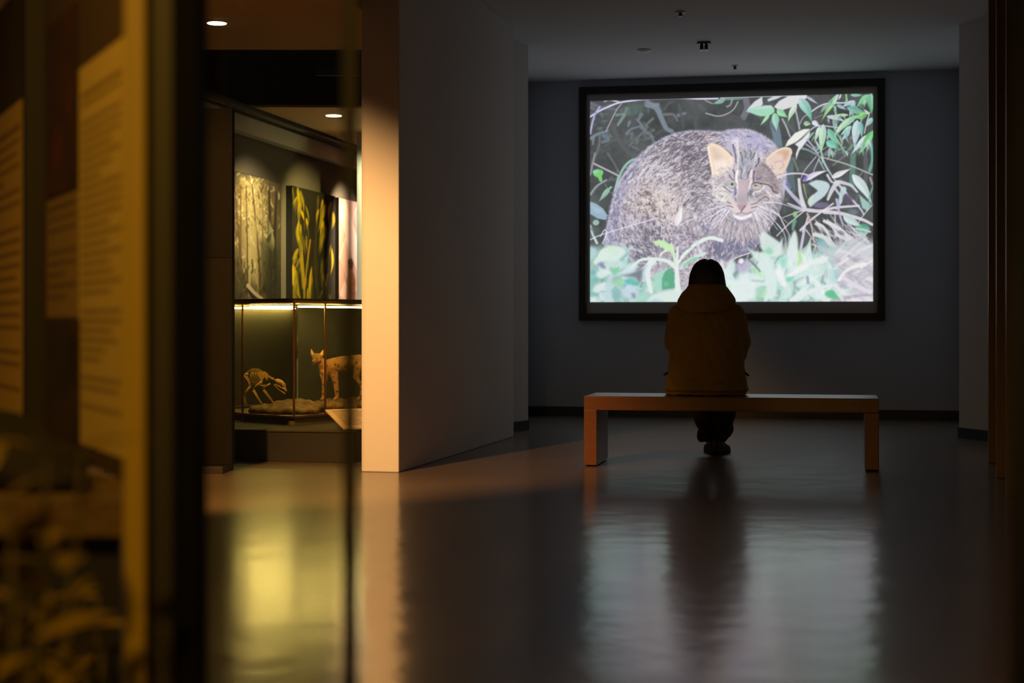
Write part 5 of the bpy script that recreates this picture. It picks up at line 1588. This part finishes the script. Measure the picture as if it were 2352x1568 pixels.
def make_skeleton():
    k = .0002386 * 1.02
    q = lambda x, y, d=0.0: Vector(((x - 700) * k, d, (1250 - y) * k))
    sk = thing('animal_skeleton', 'small mounted animal skeleton bending its skull to the ground', 'skeleton', (0, 0, 0))
    B = M['bone']
    T = lambda name, pts, r, seg=8: tube(name, [q(*p) for p in pts], [x * k for x in r] if isinstance(r, list) else r * k, B, sk, seg)
    sp = curve_pts([(200, 330, 0), (330, 255, 0), (420, 240, 0), (520, 255, 0), (620, 300, 0), (700, 350, 0), (770, 400, 0), (830, 450, 0), (890, 490, 0), (950, 510, 0)], 3)
    for i, s in enumerate(sp):
        bm = bmesh.new()
        p = q(s[0], s[1], 0)
        add_ball(bm, p, (16 * k, 20 * k, 16 * k), seg=8)
        nx = sp[min(i + 1, len(sp) - 1)] - sp[max(i - 1, 0)]
        n = Vector((-nx[1], 0, -nx[0])).normalized() if True else None
        up = Vector((nx[1], 0, nx[0])).normalized()
        if up.z < 0: up = -up
        add_capsule(bm, p, 9 * k, p + up * 44 * k, 7 * k, 6)
        for s2 in (-1, 1):
            add_capsule(bm, p, 8 * k, p + Vector((0, s2 * 34 * k, 4 * k)), 5 * k, 6)
        bm_obj('vertebra', bm, B, sk, True)
    for i in range(8):
        x0 = 360 + i * 42
        y0 = 270 + max(0, (i - 3)) * 18
        for s2 in (-1, 1):
            d = s2 * .026
            T('rib', [(x0, y0, 0), (x0 - 40, y0 + 90, d * .9), (x0 - 55, y0 + 210, d), (x0 - 20, y0 + 300 + i * 8, d * .7), (x0 + 40, y0 + 350 + i * 6, 0)], [8, 8, 7, 6, 6], 6)
    T('breastbone', [(350, 640, 0), (480, 665, 0), (620, 690, 0), (720, 660, 0)], [10, 14, 14, 10])
    for d, o in ((-.030, 0), (.030, 190)):
        bm = bmesh.new()
        pts = [(500 + o * .55, 330), (590 + o * .5, 285), (690 + o * .4, 345), (700 + o * .4, 430), (655 + o * .55, 545), (615 + o * .55, 520)]
        f = [bm.verts.new(q(x, y, d)) for x, y in pts]; g = [bm.verts.new(q(x, y, d * .75)) for x, y in pts]
        bm.faces.new(f); bm.faces.new(g[::-1])
        for i in range(6): bm.faces.new((f[i], f[(i + 1) % 6], g[(i + 1) % 6], g[i]))
        bm_obj('shoulder_blade', bm, B, sk)
        T('upper_arm_bone', [(645 + o, 545 + o * .45, d), (500 + o, 665 + o * .25, d), (378 + o * 1.3, 775 + o * .1, d)], [30, 19, 30])
        x = 385 + o * 1.3
        dx = 1.0 if o == 0 else 1.22
        T('forearm_bone', [(x, 810, d), (x + 125 * dx, 1010, d), (x + 260 * dx, 1215, d)], [22, 14, 20])
        T('forearm_bone', [(x + 28, 790, d + .008), (x + 160 * dx, 1010, d + .008), (x + 280 * dx, 1205, d + .006)], [20, 10, 13])
        px = x + 265 * dx
        for j in range(4):
            T('toe_bone', [(px, 1222, d + (j - 1.5) * .004), (px + 60, 1240, d + (j - 1.5) * .007), (px + 110, 1250, d + (j - 1.5) * .008)], [10, 9, 5], 6)
    # hind part, in the shade
    bm = bmesh.new(); add_ball(bm, q(190, 360, 0), (60 * k, 90 * k, 40 * k), seg=10); add_capsule(bm, q(210, 330, -.02), 16 * k, q(110, 420, -.02), 12 * k); add_capsule(bm, q(210, 330, .02), 16 * k, q(110, 420, .02), 12 * k)
    bm_obj('pelvis', bm, B, sk, True)
    for d in (-.03, .03):
        T('thigh_bone', [(150, 400, d), (260, 560, d), (300, 690, d)], [24, 15, 24]); T('shin_bone', [(300, 690, d), (200, 830, d), (120, 980, d)], [22, 13, 16]); T('hind_foot_bone', [(120, 980, d), (150, 1120, d), (190, 1245, d)], [14, 10, 10])
    # skull
    bm = bmesh.new()
    add_ball(bm, q(1110, 580, 0), (150 * k, 100 * k, 78 * k), (0, math.radians(24), 0)); add_ball(bm, q(1210, 660, 0), (90 * k, 74 * k, 60 * k), (0, math.radians(40), 0))
    add_capsule(bm, q(1200, 690, 0), 52 * k, q(1285, 815, 0), 36 * k)
    for s2 in (-1, 1):
        add_capsule(bm, q(1010, 640, s2 * 84 * k), 16 * k, q(1120, 700, s2 * 104 * k), 18 * k); add_capsule(bm, q(1120, 700, s2 * 104 * k), 18 * k, q(1215, 760, s2 * 60 * k), 18 * k)
        add_capsule(bm, q(1230, 620, s2 * 50 * k), 16 * k, q(1285, 640, s2 * 70 * k), 10 * k)
    skl = remesh('skull', bm, .0028, B, sk, 1)
    for s2 in (-1, 1):
        bm = bmesh.new(); add_ball(bm, q(1180, 700, s2 * 64 * k), (46 * k, 22 * k, 34 * k), (0, .5, 0), seg=10); bm_obj('eye_socket', bm, M['black'], skl, True)
    bm = bmesh.new(); add_ball(bm, q(1300, 812, 0), (14 * k, 18 * k, 20 * k), seg=10); bm_obj('nose_opening', bm, M['black'], skl, True)
    bm = bmesh.new()
    for s2 in (-1, 1):
        add_capsule(bm, q(985, 665, s2 * 70 * k), 26 * k, q(1110, 800, s2 * 52 * k), 20 * k); add_capsule(bm, q(1110, 800, s2 * 52 * k), 20 * k, q(1255, 905, s2 * 20 * k), 18 * k)
        for j in range(5):
            add_capsule(bm, q(1160 + j * 20, 835 + j * 14, s2 * 40 * k), 7 * k, q(1170 + j * 20, 812 + j * 14, s2 * 40 * k), 3 * k, 6)
    remesh('lower_jaw', bm, .0028, B, sk, 1)
    bm = bmesh.new(); add_tube(bm, [q(420, 260, 0), q(425, 900, .0), q(425, 1262, .0)], 5 * k, 8); bm_obj('support_rod', bm, M['dark_lamp'], sk)
    return sk


sk = make_skeleton()
sk.location = ((608 - CX) / FPX * 10.78, 10.78, .292)

# small cards and the printed label board
for px, py, w, h, rz, lab in ((655, 943, .11, .075, .5, 'small white caption card lying left of the corner post'), (703, 938, .13, .07, .4, 'small white caption card lying right of the corner post')):
    p = fl(px, py, TZ0)
    cd = box('caption_card', (0, 0, 0), (w, h, .006), M['card'], None, rot=Euler((.12, 0, rz)))
    cd.location = (p.x, p.y, TZ0 + .006)
    tag(cd, lab, 'card', 'caption cards in the display case')


def paint_text(W, H, base, ink, rows, seed, head=True, margin=.08, tone=0):
    c = Canvas(W, H, base); r = random.Random(seed)
    y = H * margin
    step = H * (1 - 2 * margin) / rows
    for i in range(rows):
        if r.random() < .12: y += step; continue
        x = W * margin
        end = W * (1 - margin) * (r.uniform(.5, .98) if r.random() < .3 else .98)
        while x < end:
            l = r.uniform(.04, .14) * W
            c.stroke([(x, y), (min(x + l, end), y)], step * (.62 if (i == 0 and head) else .42), ink, .75, soft=1.0)
            x += l + r.uniform(.012, .03) * W
        y += step
    return c.a


lb = thing('label_board', 'tilted white printed label board leaning on the case front', 'label board', (0, 0, 0))
pc = fl(790, 986, .205)
lb.location = (pc.x, pc.y + .01, .205)
lb.rotation_euler = (math.radians(24), 0, .62)
box('board', (.17, .13, 0), (.34, .26, .012), M['card'], lb, bevel=.002)
picture_sheet('printed_sheet', (.01, .25, .0068), (1, 0, 0), (0, 1, 0), .32, .24, paint_text(110, 80, (224, 204, 168), (120, 96, 66), 12, 4), M['print'], lb)
box('easel_foot', (.17, .21, -.05), (.05, .012, .088), M['black'], lb)


# ------------------------------------------------------------------ dark freestanding panel left of the opening
pa, pb = fl(438, 1084), fl(537, 1081)
pn = thing('exhibit_panel', 'dark freestanding exhibit panel left of the display case', 'panel', ((pa + pb) / 2).to_tuple(), -.06)
hw = (pb - pa).length / 2
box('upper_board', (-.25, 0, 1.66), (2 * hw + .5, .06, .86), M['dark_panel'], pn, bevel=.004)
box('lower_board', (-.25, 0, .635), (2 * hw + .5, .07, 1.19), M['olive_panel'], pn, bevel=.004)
box('foot', (-.25, 0, .02), (2 * hw + .44, .26, .04), M['black'], pn, bevel=.004)


# ------------------------------------------------------------------ showcase close to the camera
SD = 2.0
sx = lambda px, d=SD: (px - CX) / FPX * d
show = thing('showcase', 'tall blurred glass showcase with gold and black posts close by', 'showcase', (sx(370), SD, 0))
so = lambda x, y: (x - show.location.x, y - show.location.y)


def spost(name, a, b, d, dy, m_, z1=2.4):
    return box(name, (*so((sx(a, d) + sx(b, d)) / 2, d + dy / 2), z1 / 2), (sx(b, d) - sx(a, d), dy, z1), M[m_], show, bevel=.002)


spost('gold_post', 284, 334, 2.0, .05, 'gold_wood')
spost('olive_post', 335, 398, 2.02, .05, 'olive_metal')
spost('black_post', 398, 456, 1.98, .06, 'post_black')
ga, gb = Vector((sx(456, 2.0), 2.0, 0)), Vector((sx(804, 1.75), 1.75, 0))
gd = gb - ga
box('glass_pane', (*so((ga.x + gb.x) / 2, (ga.y + gb.y) / 2), 1.2), (gd.length, .006, 2.36), M['front_glass'], show, rz=math.atan2(gd.y, gd.x))
box('glass_edge', (*so(gb.x, gb.y), 1.2), (.016, .012, 2.4), M['black'], show, rz=.1)
prism('deck', [so(sx(-260, 2.3), 2.3), so(sx(288, 2.3), 2.3), so(sx(288, 2.6), 2.62), so(-1.9, 4.4), so(-2.6, 4.4)], .55, .60, M['sand'], show)
prism('deck_base', [so(sx(-240, 2.36), 2.36), so(sx(276, 2.36), 2.36), so(sx(280, 2.6), 2.6), so(-1.9, 4.36), so(-2.5, 4.36)], .0, .55, M['black'], show)

# printed boards standing on the showcase deck
A0 = Vector((-.638, 2.60, 0))
adir = Vector((-.482, 1.0, 0)).normalized()
an = Vector((-adir.y, adir.x, 0))            # towards the camera side
if an.y > 0: an = -an
arz = math.atan2(-adir.y, -adir.x)           # local x from the far end to the near end


def info_board(t_far, t_near, z0, z1, label, name='text_board'):
    o = thing(name, label, 'text board', (A0 + adir * t_far).to_tuple(), arz)
    L = t_far - t_near
    box('backing', (L / 2, .012, (z0 + z1) / 2), (L, .02, z1 - z0), M['board'], o)
    return o, L


tt = lambda dd: dd * adir.length * math.sqrt(1 + .482 ** 2)
b1, L1 = info_board(tt(.69), tt(-.02), .602, 1.75, 'amber-lit text board with photographs behind the gold post')
pth = lambda px: (lambda r: (r * 2.6 + .638) / (-.482 - r))((px - CX) / FPX)       # depth past A0 at a pixel column
X1 = lambda px: L1 - (tt(pth(px)) - tt(-.02))
picture_sheet('text_sheet', (X1(180), .001, 1.327), (1, 0, 0), (0, 0, 1), L1 - X1(180) - .002, .69, paint_text(90, 330, (206, 178, 96), (128, 102, 44), 34, 9), M['print'], b1)
picture_sheet('text_sheet', (X1(106), .001, 1.105), (1, 0, 0), (0, 0, 1), X1(180) - X1(106), .235, paint_text(60, 110, (150, 122, 58), (108, 84, 38), 9, 12), M['print'], b1)


def paint_dim(W, H, cols, seed):
    c = Canvas(W, H, cols[0]); r = random.Random(seed)
    for i in range(26):
        c.ell((r.uniform(0, W), r.uniform(0, H)), r.uniform(4, W * .4), r.uniform(6, H * .2), r.choice(cols), 6, .6)
    return c.a


picture_sheet('photograph', (X1(106), .0005, 1.46), (1, 0, 0), (0, 0, 1), X1(178) - X1(106), .345, paint_dim(50, 100, [(60, 34, 18), (92, 38, 14), (40, 30, 20), (70, 40, 20)], 2), M['print'], b1)
picture_sheet('photograph', (X1(106), .0005, .865), (1, 0, 0), (0, 0, 1), X1(183) - X1(106), .24, paint_dim(50, 80, [(52, 36, 18), (70, 48, 20), (38, 28, 16)], 5), M['print'], b1)
b2, L2 = info_board(tt(1.45), tt(.92), .602, 1.62, 'narrow yellow text board at the far left behind a dark upright')
X2 = lambda px: L2 - (tt(pth(px)) - tt(.92))
picture_sheet('text_sheet', (X2(-40), .001, 1.36), (1, 0, 0), (0, 0, 1), X2(53) - X2(-40), .74, paint_text(110, 330, (226, 184, 78), (160, 120, 44), 22, 21), M['print'], b2)
up = box('upright', (0, 0, .9), (.05, .05, 1.8), M['olive_metal'], None, rz=arz, bevel=.002)
pp = A0 + adir * tt(.80)
up.location = (pp.x, pp.y + .02, 0)
up.name = 'dark_upright'
tag(up, 'dark olive upright between the two amber text boards', 'upright')

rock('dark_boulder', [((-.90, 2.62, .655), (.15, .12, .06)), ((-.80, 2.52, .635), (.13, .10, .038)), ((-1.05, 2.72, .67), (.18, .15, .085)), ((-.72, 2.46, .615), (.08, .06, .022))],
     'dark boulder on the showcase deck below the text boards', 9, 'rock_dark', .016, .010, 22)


# yellow-leaved plant in front of the deck
def make_plant(loc, n, h, seed, label):
    r = random.Random(seed)
    t = thing('leafy_plant', label, 'plant', loc)
    box('pot', (0, 0, .06), (.16, .16, .12), M['black'], t, bevel=.01)
    me = bpy.data.meshes.new('leaf')
    vs_, fs = [], []
    for i in range(6):
        u_ = i / 5
        w = .5 * math.sin(math.pi * min(1, u_ * .92 + .06)) ** .8
        z = -.25 * u_ * u_
        vs_ += [(-w * .36, u_, z + .04 * w), (0, u_, z), (w * .36, u_, z + .04 * w)]
        if i:
            a = (i - 1) * 3
            fs += [(a, a + 1, a + 4, a + 3), (a + 1, a + 2, a + 5, a + 4)]
    me.from_pydata(vs_, [], fs); me.materials.append(M['leaf']); me.shade_smooth()
    for i in range(n):
        a = r.uniform(0, 6.28); sp_ = r.uniform(.02, .09)
        top = Vector((math.cos(a) * sp_, math.sin(a) * sp_, h * r.uniform(.55, 1.0)))
        stem = tube('stem', [(math.cos(a) * .03, math.sin(a) * .03, .1), top * .55 + Vector((0, 0, .04)), top], [.006, .005, .003], M['stem'], t, 6)
        for j in range(6):
            f = .62 + .38 * j / 5
            o = bpy.data.objects.new('leaf', me)
            link(o, stem)
            o.location = top * f
            s_ = r.uniform(.05, .085)
            o.scale = (s_, s_, s_)
            o.rotation_euler = (r.uniform(-.2, .9), r.uniform(-.4, .4), r.uniform(0, 6.28))
    return t


make_plant((sx(40, 1.6), 1.65, 0), 14, .73, 3, 'blurred yellow-leaved plant at the lower left corner')
make_plant((sx(190, 2.12), 2.16, 0), 9, .52, 8, 'blurred leafy plant at the foot of the gold post')


# ------------------------------------------------------------------ wooden fins and dark upright on the right
f0, f1 = fl(2270, 1063), fl(2288, 1097)
fv = Vector((f1.x - f0.x, f1.y - f0.y, 0))
for i in range(7):
    p = f0 + fv * i
    lab = ['wooden fin farthest back in the row along the right wall', 'second wooden fin from the pale right wall', 'third wooden fin from the pale right wall',
           'fourth wooden fin, partly behind the dark upright', 'fifth wooden fin of the row along the right wall', 'sixth wooden fin of the row along the right wall', 'wooden fin closest to the viewer in the right-hand row'][i]
    o = box('wooden_fin', (.16, 0, CEIL / 2), (.32, .045, CEIL - .002), M['fin'], None, bevel=.004)
    o.location = (p.x, p.y, 0)
    o.rotation_euler.z = -YAW
    tag(o, lab, 'wooden fin', 'row of wooden fins')
o = box('dark_upright', (0, 0, 1.3), (.12, .06, 2.6), M['black'], None, bevel=.003)
o.location = (sx(2338, 1.7) + .06, 1.7, 0)
tag(o, 'black blurred upright at the right edge of the view', 'upright')
